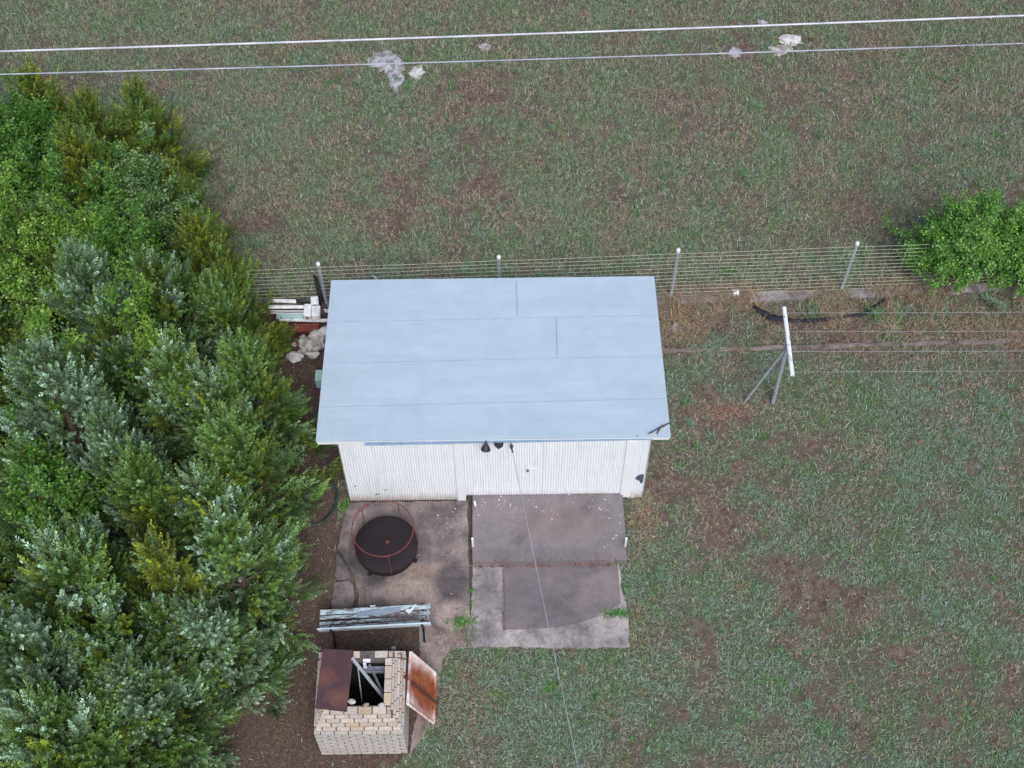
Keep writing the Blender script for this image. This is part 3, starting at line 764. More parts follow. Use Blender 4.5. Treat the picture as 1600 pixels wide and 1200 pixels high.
# loose broken mortar lumps on the rim
def lump(c, r, seed, sq=(1, 1, .6), sub=2, amp=.35, fr=1.7):
    bm = bmesh.new(); bmesh.ops.create_icosphere(bm, subdivisions=sub, radius=1)
    vs = []
    for v in bm.verts:
        n = v.co.normalized(); k = 1+amp*noise.noise(n*fr+Vector((seed*3.1, seed, 0)))+amp*.5*noise.noise(n*fr*2.6+Vector((0, seed*2, seed)))
        # a few flattened facets for a broken stone look
        for a in range(5):
            d = Vector((sin(seed+a*2.1), cos(seed*1.7+a*1.3), sin(a*1.9+seed*.6))).normalized(); dd = n.dot(d)*k
            if dd > .72: k *= .72/dd
        vs.append(Vector(c)+Vector((n.x*sq[0], n.y*sq[1], n.z*sq[2]))*r*k)
    fs = [tuple(v.index for v in f.verts) for f in bm.faces]; bm.free()
    return vs, fs
for k, (px, py, r_, lb) in enumerate([(549, 1096, .055, 'loose broken cream lump on the rim beside the rust plate corner'), (572, 1100.5, .04, 'small mortar lump at the middle of the front rim'), (596, 1101, .045, 'small mortar lump near the right of the front rim')]):
    p = U(px, py, 1.41); v_, f_ = lump((p.x, p.y, 1.405), r_, k+3, (1.2, .8, .6)); 
    tag(MB().add(v_, f_).build('mortar_lump', M['rock']), lb, 'lump')
# rust plate lying over the left of the mouth
pl = [Vector((*U(px, py, 1.42).xy, 1.415)) for px, py in [(504.5, 1014), (553, 1016), (542, 1111.5), (492.5, 1105.5)]]
mb = MB(); mb.add(pl+[p+Vector((0, 0, .006)) for p in pl], [(0, 1, 2, 3), (7, 6, 5, 4), (0, 4, 5, 1), (1, 5, 6, 2), (2, 6, 7, 3), (3, 7, 4, 0)])
plo = empty('rusty_plate', pl[3], 'dark rusted steel plate covering the left half of the incinerator mouth', 'steel plate')
mb.build('sheet', M['rustplate'], plo, .001)
mb = MB().bar(pl[3]+Vector((0, 0, -.012)), pl[2]+Vector((0, 0, -.012)), .006, .04); mb.build('folded_edge', M['rustplate'], plo)
# metal bars in the mouth
def bar3(nm, p, q, w_, h_, m, lab, cat='metal bar', grp=None, angle=False):
    mb = MB().bar(p, q, w_, h_)
    if angle: mb.bar(Vector(p)+Vector((w_*.45, 0, -w_*.4)), Vector(q)+Vector((w_*.45, 0, -w_*.4)), h_, w_*.8)
    return tag(mb.build(nm, m), lab, cat, grp)
bar3('angle_iron', U(550, 1028, 1.44), U(601, 1092, .80), .05, .007, M['galv'], 'pale steel angle bar slanting across the incinerator mouth from the rust plate', angle=True)
bar3('thin_rod', U(559, 1040, 1.30), U(566, 1098, .7), .016, .016, M['galv'], 'thin steel rod standing inside the incinerator near the rust plate')
bar3('steel_strip', U(577, 1038, 1.36), U(601, 1088, .75), .035, .006, M['galv_dark'], 'dull steel strip leaning in the right part of the incinerator mouth')
pb = U(573, 1035, 1.42)
mb = MB().box((pb.x+.0, -3.36, 1.42), (.11, .05, .03)); mb.box((pb.x-.03, -3.41, 1.33), (.045, .02, .22))
tag(mb.build('tee_bracket', M['paper']), 'whitish T shaped bracket hooked over the back rim of the incinerator', 'bracket')
mb = MB().box((.64, -3.42, 1.26), (.34, .05, .05)); mb.box((.64, -3.45, 1.19), (.34, .03, .04))
tag(mb.build('grate_rail', M['galv_dark']), 'grey metal rail across the back inside of the incinerator mouth', 'rail')
p = U(625, 1027, 1.1)
tag(MB().tube([(p.x-.04, p.y+.03, 1.16), (p.x+.02, p.y+.035, 1.15), (p.x+.035, p.y-.02, 1.15), (p.x+.03, p.y-.07, 1.13)], .008, 6).build('iron_hook', M['rustbar']), 'small curved rusty iron hook on the back right rim steps', 'hook')
# leaning rusty lid
la, lb_, lc, ld = Vector((1.125, -3.04, .95)), Vector((1.46, -3.04, .02)), Vector((1.45, -3.87, .02)), Vector((1.10, -3.87, .95))
lp = empty('enamel_panel', (1.45, -3.45, 0), 'rusty orange and white enamelled sheet leaning on the right side of the incinerator', 'metal panel')
ex = (lb_-la).normalized(); ey = (lc-lb_).normalized(); en = ex.cross(ey).normalized()
if en.x < 0: en = -en
mb = MB(); nxx = 14
g0 = [la, lb_, lc, ld]; cc_ = (la+lc)/2
mb.add([p-en*.006 for p in g0]+g0, [(0, 1, 2, 3), (7, 6, 5, 4), (0, 4, 5, 1), (1, 5, 6, 2), (2, 6, 7, 3), (3, 7, 4, 0)]); mb.build('sheet', M['lidrust'], lp)
for (p_, q_) in ((la, lb_), (lb_, lc), (lc, ld), (ld, la)):
    p2 = p_.lerp(cc_, .025)+en*.016; q2 = q_.lerp(cc_, .025)+en*.016
    MB().bar(p2, q2, .03, .03, up=en).build('rim', M['lidrust'], lp, .006)
bar3('iron_bar', ld.lerp(la, .42)+Vector((-.05, .05, .09)), lc.lerp(lb_, .36)+Vector((.05, -.0, .10)), .045, .012, M['rustbar'], 'dark rusted flat bar leaning across the rusty orange lid', angle=True)

# ---------------------------------------------------------------- things in the yard
for k, (px, py, h_, lb) in enumerate([(745, 862, .44, 'white plastic stake at the front left corner of the entry slab'), (970.5, 862, .44, 'white plastic stake at the front right corner of the entry slab')]):
    p = U(px, py, .0 if k else 0.0); 
    tag(MB().tube([(p.x+(.06 if k else -.06), p.y+.03, -.02), (p.x+(.06 if k else -.06), p.y+.03, h_)], .02, 12).build('plastic_stake', M['pvc']), lb, 'stake')
p = U(741.5, 792, .1)
tag(MB().bar((p.x, p.y+.07, .175), (p.x+.02, p.y-.03, .175), .025, .02).build('paint_stick', M['pvc']), 'short white stick on the top left corner of the entry slab', 'stick')
# hose on the needle litter
def hose(L, z=.03, r=.014):
    pts = PX(L, z); out = []
    for i in range(len(pts)-1):
        a_, b_, c_, d_ = pts[max(i-1, 0)], pts[i], pts[i+1], pts[min(i+2, len(pts)-1)]
        for j in range(8):
            t = j/8; out.append(.5*((2*b_)+(c_-a_)*t+(2*a_-5*b_+4*c_-d_)*t*t+(3*b_-a_-3*c_+d_)*t*t*t))
    out.append(pts[-1])
    return [Vector((p.x, p.y, z+.012*noise.noise(Vector((p.x*4, p.y*4, 2))))) for p in out]
mb = MB(); mb.tube(hose([(528, 729), (516, 735), (513, 744), (518, 752), (525, 764), (525, 781), (519, 797), (508, 812), (497, 819), (483, 820)]), .015, 8)
mb.tube(hose([(527, 768), (526, 784), (521, 798), (510, 811), (506, 818)], .055), .015, 8)
mb.tube(hose([(517, 756), (511, 765), (501, 773), (494, 778), (487, 785), (478, 787), (466, 786)]), .013, 8)
mb.tube(hose([(478, 787), (479, 795), (480, 802)]), .013, 8)
tag(mb.build('garden_hose', M['hose']), 'dark green garden hose coiled loosely on the brown litter by the shed', 'garden hose')
# black landscape cloth
def ribbon(L, ws, z, m, nm, lab, cat):
    pts = PX(L, z); mb = MB(); vs = []; n = len(pts)
    fine = []
    for i in range(n-1):
        for j in range(6): t = j/6; fine.append((pts[i].lerp(pts[i+1], t), ws[i]*(1-t)+ws[i+1]*t))
    fine.append((pts[-1], ws[-1]))
    N = len(fine); K = 6
    for i, (p, w_) in enumerate(fine):
        d = fine[min(i+1, N-1)][0]-fine[max(i-1, 0)][0]; d.normalize(); s_ = Vector((-d.y, d.x, 0))
        for k in range(K+1):
            u = k/K-.5; q_ = p+s_*(u*w_*(1+.35*noise.noise(Vector((i*.5, k*.3, 0)))))
            vs.append((q_.x, q_.y, z+.05*abs(noise.noise(Vector((i*.35, k*.8, 4))))*(1-abs(u))+.02*(1-4*u*u)))
    mb.add(vs, [(i*(K+1)+k, i*(K+1)+k+1, (i+1)*(K+1)+k+1, (i+1)*(K+1)+k) for i in range(N-1) for k in range(K)], True)
    o = mb.build(nm, m); sm2 = o.modifiers.new('solid', 'SOLIDIFY'); sm2.thickness = .008
    return tag(o, lab, cat)
ribbon([(1178, 479), (1190, 488), (1206, 496), (1225, 500), (1246, 502), (1275, 501), (1305, 498), (1330, 494), (1350, 491), (1366, 482), (1382, 468)], [.03, .10, .14, .10, .04, .06, .03, .035, .09, .08, .02], .02,
       M['blackcloth'], 'landscape_cloth', 'crumpled black landscape cloth strip half buried along the fence bed', 'cloth')
p = U(1150, 458, .05)
q = [p+Vector(v) for v in [(-.06, .08, .0), (-.01, .06, .03), (.06, .08, .02), (.085, .07, .0), (.05, .0, .05), (.03, -.07, .01), (.0, -.05, .04), (-.045, -.08, 0), (-.055, 0, .03)]]
mb = MB().add([p+Vector((.01, 0, .06))]+q, [(0, i+1, (i+1) % 9+1) for i in range(9)]); o = mb.build('plastic_scrap', M['paper']); sm2 = o.modifiers.new('solid', 'SOLIDIFY'); sm2.thickness = .006
tag(o, 'crumpled white plastic scrap caught at the foot of the wire fence', 'plastic scrap')

# rocks in the pasture
rocks = [(608, 96, .30, (1.0, .9, .22), 'rock2', 'broad grey limestone outcrop in the pasture, the largest of a pair'), (618, 122, .20, (.75, 1.3, .2), 'rock2', 'narrow lower tail of the grey limestone outcrop in the pasture'),
         (650, 113, .17, (.75, 1.1, .35), 'rockw', 'white pointed limestone beside the large grey outcrop'), (757, 71.5, .10, (1.1, .7, .5), 'rock2', 'small grey stone under the upper power cable'),
         (1232, 61, .19, (1.15, .7, .35), 'rockw', 'whitish limestone between the two cables, topmost of a cluster'), (1222, 76, .19, (1.1, .7, .25), 'rock', 'tan limestone in the cluster just above the lower cable'),
         (1150, 80, .13, (.8, 1.1, .4), 'rock2', 'small grey stone left of the whitish rock cluster'), (1190, 33, .09, (1, .8, .4), 'rock2', 'small grey stone just above the upper cable at right')]
for k, (px, py, r_, sq, mt, lb) in enumerate(rocks):
    c_ = U(px, py, 0); v_, f_ = lump((c_.x, c_.y, -.02), r_*1.12, k*2.3+1, (sq[0], sq[1], sq[2]*.6), 4, .75, 2.6)
    tag(MB().add(v_, f_).build('limestone_rock', M[mt]), lb, 'rock')
heap = [(487, 541, .2, .21, (1.2, .75, .7), 'rock', 'cream limestone block with a brown pit in the heap beside the shed'), (476, 532, .24, .13, (1.1, .8, .6), 'rock', 'cream stone lump behind the pitted block in the heap'),
        (459, 558, .1, .145, (1.1, .85, .8), 'rockw', 'pale angular stone at the front of the heap beside the shed'), (500, 524, .25, .18, (1.1, .8, .6), 'rock', 'flat cream stone of the heap touching the shed side'),
        (489, 552, .12, .13, (.9, .8, .8), 'rockw', 'whitish rounded stone in the middle of the heap beside the shed'), (511, 517, .3, .14, (1.1, .8, .6), 'rockw', 'white stone tucked under the shed roof edge')]
for k, (px, py, z, r_, sq, mt, lb) in enumerate(heap):
    c_ = U(px, py, z); v_, f_ = lump(c_, r_, k*1.9+7, sq, 3, .45, 1.8)
    tag(MB().add(v_, f_).build('limestone_rock', M[mt]), lb, 'rock')
c_ = U(460, 539, .33); tag(MB().lathe(c_, [(0, 0), (.05, .0), (.05, .03), (.03, .04), (0, .02)], 12).build('clay_cup', M['tan']), 'small round brown clay piece lying on the stone heap', 'clay piece')
c_ = U(985, 775, 0); v_, f_ = lump((c_.x+.02, c_.y, .06), .10, 4, (1.2, .7, .9), 3, .3)
tag(MB().add(v_, f_).build('limestone_rock', M['rock']), 'pale stone wedged at the shed corner beside the entry slab', 'rock')
c_ = U(1054, 513, .02); v_, f_ = lump((c_.x, c_.y, .03), .11, 5, (.8, 1.1, .6), 3, .4)
tag(MB().add(v_, f_).build('limestone_rock', M['rock2']), 'greyish stone in the dry grass right of the shed roof', 'rock')

# white pipes and offcuts stacked behind the cedars, beside the shed
Z = .35
def hp_(px, py, z=Z): return U(px, py, z)
def pipe(a, b_, r_, lab, m='pvc', z=Z, nm='white_pipe', cat='pipe'):
    e = empty(nm, U(*a, z), lab, cat); MB().tube([U(*a, z), U(*b_, z)], r_, 14).build('barrel', M[m], e); return e
e = pipe((425, 469.5), (464, 471), .038, 'thick white pipe, rearmost of the pile, left of the black sleeve')
MB().tube([U(463, 471, Z), U(488, 471.5, Z)], .04, 14).build('black_sleeve', M['black'], e)
MB().tube([U(414, 470, Z), U(428, 470, Z)], .036, 12).build('worn_collar', M['rock2'], e)
e = pipe((420, 480), (476, 479.5), .035, 'long cream pipe in the middle of the pile behind the cedar')
for k, (a_, b_, r_, lb) in enumerate([((366, 471), (394, 470), .03, 'white pipe end showing through the cedar branches, upper one'), ((372, 478), (388, 477), .02, 'short white pipe end showing through the cedar branches, lower one'),
                  ((424, 486), (476, 486), .010, 'thin white rod between the pipe and the teal sheet'), ((424, 489), (474, 489.5), .008, 'thin grey rod just in front of the thin white rod')]):
    pipe(a_, b_, r_, lb, z=Z+.01*k)
def post_end(cx, cy, L_, w_, lab, ang):
    c_ = U(cx, cy, Z+.08); e = empty('white_post', c_, lab, 'post')
    R = Matrix.Rotation(ang, 3, 'Z')
    MB().box(c_, (w_, L_, w_), R).build('shell', M['pvc'], e, .012)
    f_ = c_+R @ Vector((0, -L_/2, 0)); MB().tube([f_+R @ Vector((0, .02, 0)), f_-R @ Vector((0, .008, 0))], w_*.27, 14).build('core', M['tan'], e)
post_end(492, 472, .16, .14, 'white square post end with round brown core, the rear one', .1)
post_end(481, 487, .26, .13, 'white post end with round brown core, the front one', -.03)
c_ = U(494, 489, Z+.05); tag(MB().box(c_, (.15, .22, .14)).build('white_box', M['pvc'], None, .008), 'plain white box at the right end of the pipe pile', 'box')
tag(MB().bar(U(436, 499, Z-.08), U(513, 501, Z-.08), .06, .03).build('white_board', M['paper']), 'long white board at the front of the pipe pile reaching the shed', 'board')
tag(MB().bar(U(432, 494, Z-.06), U(474, 493, Z-.06), .12, .02).build('teal_sheet', M['teal']), 'faded teal plastic sheet lying in the pipe pile', 'plastic sheet')
tag(MB().bar(U(506, 484, Z), U(516, 485, Z), .02, .02).build('white_rod', M['pvc']), 'short white rod end poking out from the shed roof edge', 'rod')
tag(MB().bar(U(508, 487, Z-.1), U(516, 488, Z-.1), .02, .02).build('white_rod', M['pvc']), 'second white rod end just below the first at the roof edge', 'rod')
# support trestle of the pile
tag(MB().box(U(455, 484, .12), (1.3, .32, .22)).build('timber_stack', M['bark'], None, .01), 'dark timber stack the white pipes lie on', 'timber')
tag(MB().bar(U(455, 517, .12), U(500, 516, .16), .16, .22).build('red_trough', M['redbox'], None, .01), 'rusty red metal trough between the pipe pile and the stones', 'trough')
tag(MB().bar(U(455, 523, .3), U(513, 519, .1), .02, .02).build('iron_rod', M['black']), 'thin black rod lying over the stone heap', 'rod')
for k, (a_, b_, lb) in enumerate([(((491, 430), 1.25), ((503, 484), .05), 'black wooden stake leaning on the fence post, the left one'), (((494.5, 433), 1.2), ((508, 482), .05), 'black wooden stake leaning on the fence post, the right one')]):
    p_, q_ = U(*a_[0], a_[1]), U(*b_[0], b_[1]); p_.y = min(p_.y, 3.80)
    tag(MB().bar(p_, q_, .035, .02).build('leaning_stake', M['black']), lb, 'stake')
mb = MB().tube([U(577, 433, 1.0), U(583, 431, 1.25), U(591, 439, 1.0)], .016, 8); mb.tube([U(582, 434, 1.0), U(586, 432, 1.2), U(594, 440, .95)], .012, 8)
tag(mb.build('bent_conduit', M['galv']), 'bent grey conduit showing behind the rear roof edge', 'conduit')
tag(MB().box(U(499, 592, .5), (.12, .22, .25)).build('green_crate', M['teal'], None, .01), 'small teal crate tucked between the cedar and the shed roof edge', 'crate')

# ---------------------------------------------------------------- paint flakes (uncountable)
def flakes():
    r = np.random.default_rng(5); V = []; T = []
    def put(x, y, z, s):
        n = r.integers(4, 7); a = np.sort(r.random(n)*2*pi); rr_ = s*(.5+r.random(n)*.7); b_ = len(V)
        for i in range(n): V.append((x+cos(a[i])*rr_[i], y+sin(a[i])*rr_[i]*.8, z+.004+.004*r.random()))
        for i in range(1, n-1): T.append((b_, b_+i, b_+i+1))
    for i in range(75):
        x = 2.1+2.4*r.random(); y = -.02-abs(r.normal())*.28
        if y < -1.1: continue
        put(x, y, .162, .006+.014*r.random()**2)
    for i in range(14): put(4.2+.3*r.random(), -.1-.9*r.random(), .162, .006+.012*r.random())
    for (px, py, s) in [(684, 806, .026), (645, 795, .015), (711, 795, .015), (707, 800, .012), (698, 818, .013), (709, 820, .014), (705, 824, .01), (555, 816, .014), (572, 798, .016), (655, 868, .014), (571, 793, .012), (727, 783, .01)]:
        p = U(px, py, .03); put(p.x, p.y, .032, s)
    for i in range(22): put(1.3+.7*r.random(), -.1-1.9*r.random(), .032, .004+.007*r.random())
    o = npmesh('paint_flakes', np.array(V), np.array(T), None, M['flake'])
    tag(o, 'tiny white paint flakes scattered over the concrete slabs', 'paint flakes', kind='stuff')
flakes()

# ---------------------------------------------------------------- blades (grass, weeds)
def blade_mesh(P0, az, tilt, Ln, wd, colr, r, droop=.5):
    """P0 (n,3) roots; az azimuth; tilt from vertical; returns V,T,C"""
    n = len(P0); h = np.stack([np.cos(az), np.sin(az), 0*az], 1); s = np.stack([-np.sin(az), np.cos(az), 0*az], 1)
    up = np.array([0, 0, 1.0])
    d1 = h*np.sin(tilt)[:, None]+up*np.cos(tilt)[:, None]
    t2 = np.minimum(tilt+droop+.3*r.random(n), 1.9)
    d2 = h*np.sin(t2)[:, None]+up*np.cos(t2)[:, None]
    m_ = P0+d1*(Ln*.55)[:, None]; e = m_+d2*(Ln*.5)[:, None]
    e[:, 2] = np.maximum(e[:, 2], P0[:, 2]+.004)
    hw = (wd/2)[:, None]*s
    V = np.stack([P0-hw, P0+hw, m_+hw*.85, m_-hw*.85, e], 1).reshape(-1, 3)
    b_ = np.arange(n)[:, None]*5
    T = np.concatenate([b_+np.array([[0, 1, 2]]), b_+np.array([[0, 2, 3]]), b_+np.array([[3, 2, 4]])], 0)
    C = np.repeat(colr, 5, 0); return V, T, C
def gz(X, Y): return (fbm(X, Y, 3, .5, 2.0)-.5)*.06+(fbm(X, Y, 3, 3.0, 5.0)-.5)*.03-.035
def grass():
    r = np.random.default_rng(21)
    N = 1900000
    X = r.uniform(-9.5, 18, N); Y = r.uniform(-8.5, 16.0, N)
    g = growth(X, Y)
    fine = fbm(X, Y, 3, 5.5, 11.0)
    fine = fine*.6+.4*fbm(X, Y, 2, 13., 41.)
    dens = np.clip((g-.06)*1.35+(fine-.5)*3.8, .09, 1)
    lit = inpoly(X+(fbm(X, Y, 3, 2, 1)-.5)*.6, Y+(fbm(X, Y, 3, 2, 4)-.5)*.6, LITTER_POLY)
    dens = np.where(lit, .03, dens)
    fr = (X > -5.8-(Y-11)*0) | (Y > 6)
    keep = (r.random(N) < dens*.80)
    for pg in (pad_main, pad_a, pad_b, pad_low, pad_up_poly, [(0, 0), (4.88, 0), (4.88, 3.15), (0, 3.15)], [(bx0, by0), (bx1, by0), (bx1, by1), (bx0, by1)]):
        keep &= ~inpoly(X, Y, [tuple(p[:2]) for p in pg])
    keep &= ~(inpoly(X, Y, [tuple(p[:2]) for p in PX([(544, 780), (737, 780), (737, 978), (672, 977), (512, 972), (517, 930), (522, 866), (531, 810)])]) & (r.random(N) < .97))
    keep &= ~(inpoly(X, Y, [tuple(p[:2]) for p in path]) & (r.random(N) < .72))
    keep &= ~(inpoly(X, Y, strip_poly) & (r.random(N) < .5))
    keep &= ~(inpoly(X, Y, kerb_poly) & (r.random(N) < .35))
    for (px, py, r_, sq, mt, lb) in rocks:
        c_ = U(px, py); keep &= ~((((X-c_.x)/(r_*sq[0]*.9))**2+((Y-c_.y)/(r_*sq[1]*.9))**2) < 1)
    X = X[keep]; Y = Y[keep]; g = g[keep]; lit = lit[keep]; n = len(X)
    br = np.clip(blobs(X, Y, BROWN)*.8, 0, 1)
    up = 1/(1+np.exp(-(Y-3.9)/.4))
    hue = .5+.55*(fbm(X, Y, 3, .8, 30.)-.5)+.75*(fbm(X, Y, 2, 4., 50.)-.5)+.05*r.normal(size=n)
    teal = np.array([.205, .285, .20]); green = np.array([.15, .235, .105]); olive = np.array([.255, .28, .155]); straw = np.array([.50, .41, .31]); brown = np.array([.20, .14, .115]); pale = np.array([.36, .43, .36])
    u = r.random(n)
    k = np.clip((hue-.36)*4, 0, 1)[:, None]
    live = (teal*(1-up[:, None]*.55)+olive*up[:, None]*.55*.92)*(k)+(green*(1-.35*up[:, None])+olive*.35*up[:, None])*(1-k)
    pd = np.clip(.14+.19*up+.45*br+.3*(1-g)-.1+(fbm(X, Y, 3, 1.9, 77.)-.5)*1.9, .04, .92)
    dead = u < pd; v = r.random(n)
    C = np.where(dead[:, None], np.where((v < .58)[:, None], straw*.78, brown*1.1), live)
    C = np.where(((~dead) & (r.random(n) < .14))[:, None], pale, C)
    C = np.where(((~dead) & (r.random(n) < .05))[:, None], np.array([.11, .24, .06]), C)
    C = C*(r.normal(1, .22, n).clip(.5, 1.6))[:, None]*(1+.06*r.normal(size=(n, 3)))
    C = np.clip(C, .01, .8)
    P0 = np.stack([X, Y, gz(X, Y)], 1)
    Ln = (.035+.055*r.random(n)**1.3)*(.75+.5*g)*(1+.25*up)
    V, T, C = blade_mesh(P0, r.uniform(0, 2*pi, n), r.uniform(.35, 1.35, n), Ln*1.08, .006+.0065*r.random(n), C, r)
    o = npmesh('grass', V, T, C, M['blade'])
    tag(o, 'short patchy teal green and straw coloured grass growing over the pasture and yard', 'grass', kind='stuff')
    # coarse bunches
    nt_ = 4200; cx = r.uniform(-6, 15, nt_); cy = r.uniform(-5.5, 13, nt_); gg = growth(cx, cy)
    kk = (gg > .42) & (r.random(nt_) < .75) & (fbm(cx, cy, 2, .9, 61.) > .44) & ~inpoly(cx, cy, LITTER_POLY)
    for pg in (pad_main, pad_low, pad_up_poly, [(-.2, -.1), (5.0, -.1), (5.0, 3.4), (-.2, 3.4)], path):
        kk &= ~inpoly(cx, cy, [tuple(p[:2]) for p in pg])
    cx, cy = cx[kk], cy[kk]; m = 26; nn = len(cx)
    sz = .35+.9*r.random(nn)**1.6
    X = np.repeat(cx, m)+r.normal(0, .022, nn*m)*np.repeat(sz, m); Y = np.repeat(cy, m)+r.normal(0, .022, nn*m)*np.repeat(sz, m)
    up = 1/(1+np.exp(-(Y-3.9)/.4))
    base = np.where((np.repeat(r.random(nn), m) < .62)[:, None], np.array([.19, .295, .205]), np.array([.135, .26, .105]))
    base = np.where((np.repeat(r.random(nn), m) < .15)[:, None], np.array([.29, .22, .14]), base)
    C = base*.86*(r.normal(1, .24, nn*m).clip(.5, 1.5))[:, None]
    Ln = (.07+.09*r.random(nn*m))*np.repeat(sz, m)
    V, T, C = blade_mesh(np.stack([X, Y, gz(X, Y)], 1), r.uniform(0, 2*pi, nn*m), r.uniform(.4, 1.2, nn*m), Ln, .010+.006*r.random(nn*m), C, r)
    o = npmesh('grass_bunches', V, T, C, M['blade'])
    tag(o, 'coarse longer bunches of grass dotted through the lawn and pasture', 'grass', kind='stuff')
    # needle and leaf litter under the cedars
    nl = 90000; X = r.uniform(-6, 1.6, nl); Y = r.uniform(-5.6, 6, nl); kk = inpoly(X, Y, LITTER_POLY)
    for pg in (pad_main, pad_a, pad_b, [(bx0, by0), (bx1, by0), (bx1, by1), (bx0, by1)]): kk &= ~inpoly(X, Y, [tuple(p[:2]) for p in pg])
    X, Y = X[kk], Y[kk]; n = len(X); u = r.random(n)[:, None]
    C = np.where(u < .5, np.array([.14, .095, .08]), np.where(u < .85, np.array([.27, .19, .15]), np.array([.07, .05, .045])))*(r.normal(1, .2, n).clip(.5, 1.5))[:, None]
    V, T, C = blade_mesh(np.stack([X, Y, gz(X, Y)], 1), r.uniform(0, 2*pi, n), r.uniform(1.2, 1.5, n), .02+.05*r.random(n), .003+.005*r.random(n), C, r, .1)
    tag(npmesh('leaf_litter', V, T, C, M['blade']), 'brown needle and straw litter on the bare dirt under the cedars', 'litter', kind='stuff')
grass()
def bed_straw():
    r = np.random.default_rng(33); n = 90000
    X = r.uniform(4.95, 15, n); yk = kx(4.9)+(kx(14.5)-kx(4.9))*(X-4.9)/9.6; yf = 3.876+.1*(X+.593)/3.1199
    v = r.random(n); Y = yk-.15+(yf-yk+.35)*v
    patch = fbm(X, Y, 3, 1.7, 5.5)+.20*np.exp(-((X-5.4)/.6)**2)+.16*np.exp(-((v-.86)/.16)**2)
    kk = r.random(n) < np.clip((patch-.52)*4.8, .02, 1); X, Y = X[kk], Y[kk]; n = len(X); u = r.random(n)[:, None]
    C = np.where(u < .45, np.array([.33, .245, .18]), np.where(u < .62, np.array([.42, .28, .18]), np.where(u < .82, np.array([.18, .12, .10]), np.array([.22, .29, .17]))))*(r.normal(1, .2, n).clip(.5, 1.5))[:, None]
    V, T, C = blade_mesh(np.stack([X, Y, gz(X, Y)+.02+.07*(r.random(n) < .35)], 1), r.uniform(0, 2*pi, n), r.uniform(.8, 1.5, n), .06+.11*r.random(n), .005+.006*r.random(n), C, r, .25)
    tag(npmesh('straw_litter', V, T, C, M['blade']), 'dry tan straw matted over the bed between old kerb and wire fence', 'straw', kind='stuff')
bed_straw()
def joint_debris():
    r = np.random.default_rng(44); A_, B_ = U(742, 877, 0), U(962, 875, 0); n = 900
    t = r.random(n); d = np.clip(fbm(t*9, t*0, 3, 1.0, 3.3), 0, 1); kk = r.random(n) < (d-.3)*2.6; t = t[kk]; n = len(t)
    X = A_.x+(B_.x-A_.x)*t; Y = np.where(r.random(n) < .7, -1.235-abs(r.normal(0, .018, n)), -1.2+r.normal(0, .02, n)); Zz = np.where(Y < -1.215, .048, .162)
    C = np.array([(.20, .095, .065), (.13, .07, .055), (.28, .17, .125)])[r.integers(0, 3, n)]*(r.normal(1, .2, n).clip(.5, 1.5))[:, None]
    V, T, C = blade_mesh(np.stack([X, Y, Zz], 1), r.uniform(0, 2*pi, n), r.uniform(1.3, 1.55, n), .02+.03*r.random(n), .006+.006*r.random(n), C, r, .05)
    n2 = 700; sx = r.random(n2); X = np.where(sx < .5, 2.03+r.normal(0, .012, n2), U(787, 930).x+r.normal(0, .015, n2)); Y = r.uniform(-2.4, -.1, n2); kk = (sx < .5) | (Y < -1.3); X, Y = X[kk], Y[kk]; n2 = len(X)
    C2 = np.array([(.12, .07, .055), (.2, .13, .10)])[r.integers(0, 2, n2)]
    V2, T2, C2 = blade_mesh(np.stack([X, Y, np.full(n2, .03)+np.where(X > 2.2, .018, 0)], 1), r.uniform(0, 2*pi, n2), r.uniform(1.3, 1.55, n2), .015+.02*r.random(n2), .005+.004*r.random(n2), C2, r, .05)
    o = npmesh('dead_leaves', np.concatenate([V, V2]), np.concatenate([T, T2+len(V)]), np.concatenate([C, C2]), M['blade'])
    tag(o, 'rust brown dead leaf crumbs collected in the joints between the slabs', 'leaf debris', kind='stuff')
joint_debris()

def tuft(px, py, n, ln, wd, cols, spread, seed, nm, lab, cat, tilt=(.1, 1.2), z=None, squash=(1, 1), droop=.5):
    r = np.random.default_rng(seed); c_ = U(px, py)
    o = r.normal(0, spread, (n, 2))*np.array(squash)
    X = c_.x+o[:, 0]; Y = c_.y+o[:, 1]; Zz = gz(X, Y) if z is None else np.full(n, z)
    C = np.array(cols)[r.integers(0, len(cols), n)]*(r.normal(1, .18, n).clip(.5, 1.5))[:, None]
    V, T, C = blade_mesh(np.stack([X, Y, Zz], 1)-np.array([c_.x, c_.y, 0]), r.uniform(0, 2*pi, n), r.uniform(tilt[0], tilt[1], n), ln*(.5+r.random(n)), wd*(.7+.6*r.random(n)), C, r, droop)
    ob = npmesh(nm, V, T, C, M['blade']); ob.location = (c_.x, c_.y, 0)
    return tag(ob, lab, cat)
BG = [(.10, .28, .045), (.07, .20, .04), (.14, .30, .07)]; ST = [(.42, .29, .18), (.33, .22, .14), (.46, .36, .24)]; PG = [(.18, .27, .17), (.25, .33, .22), (.12, .20, .10)]
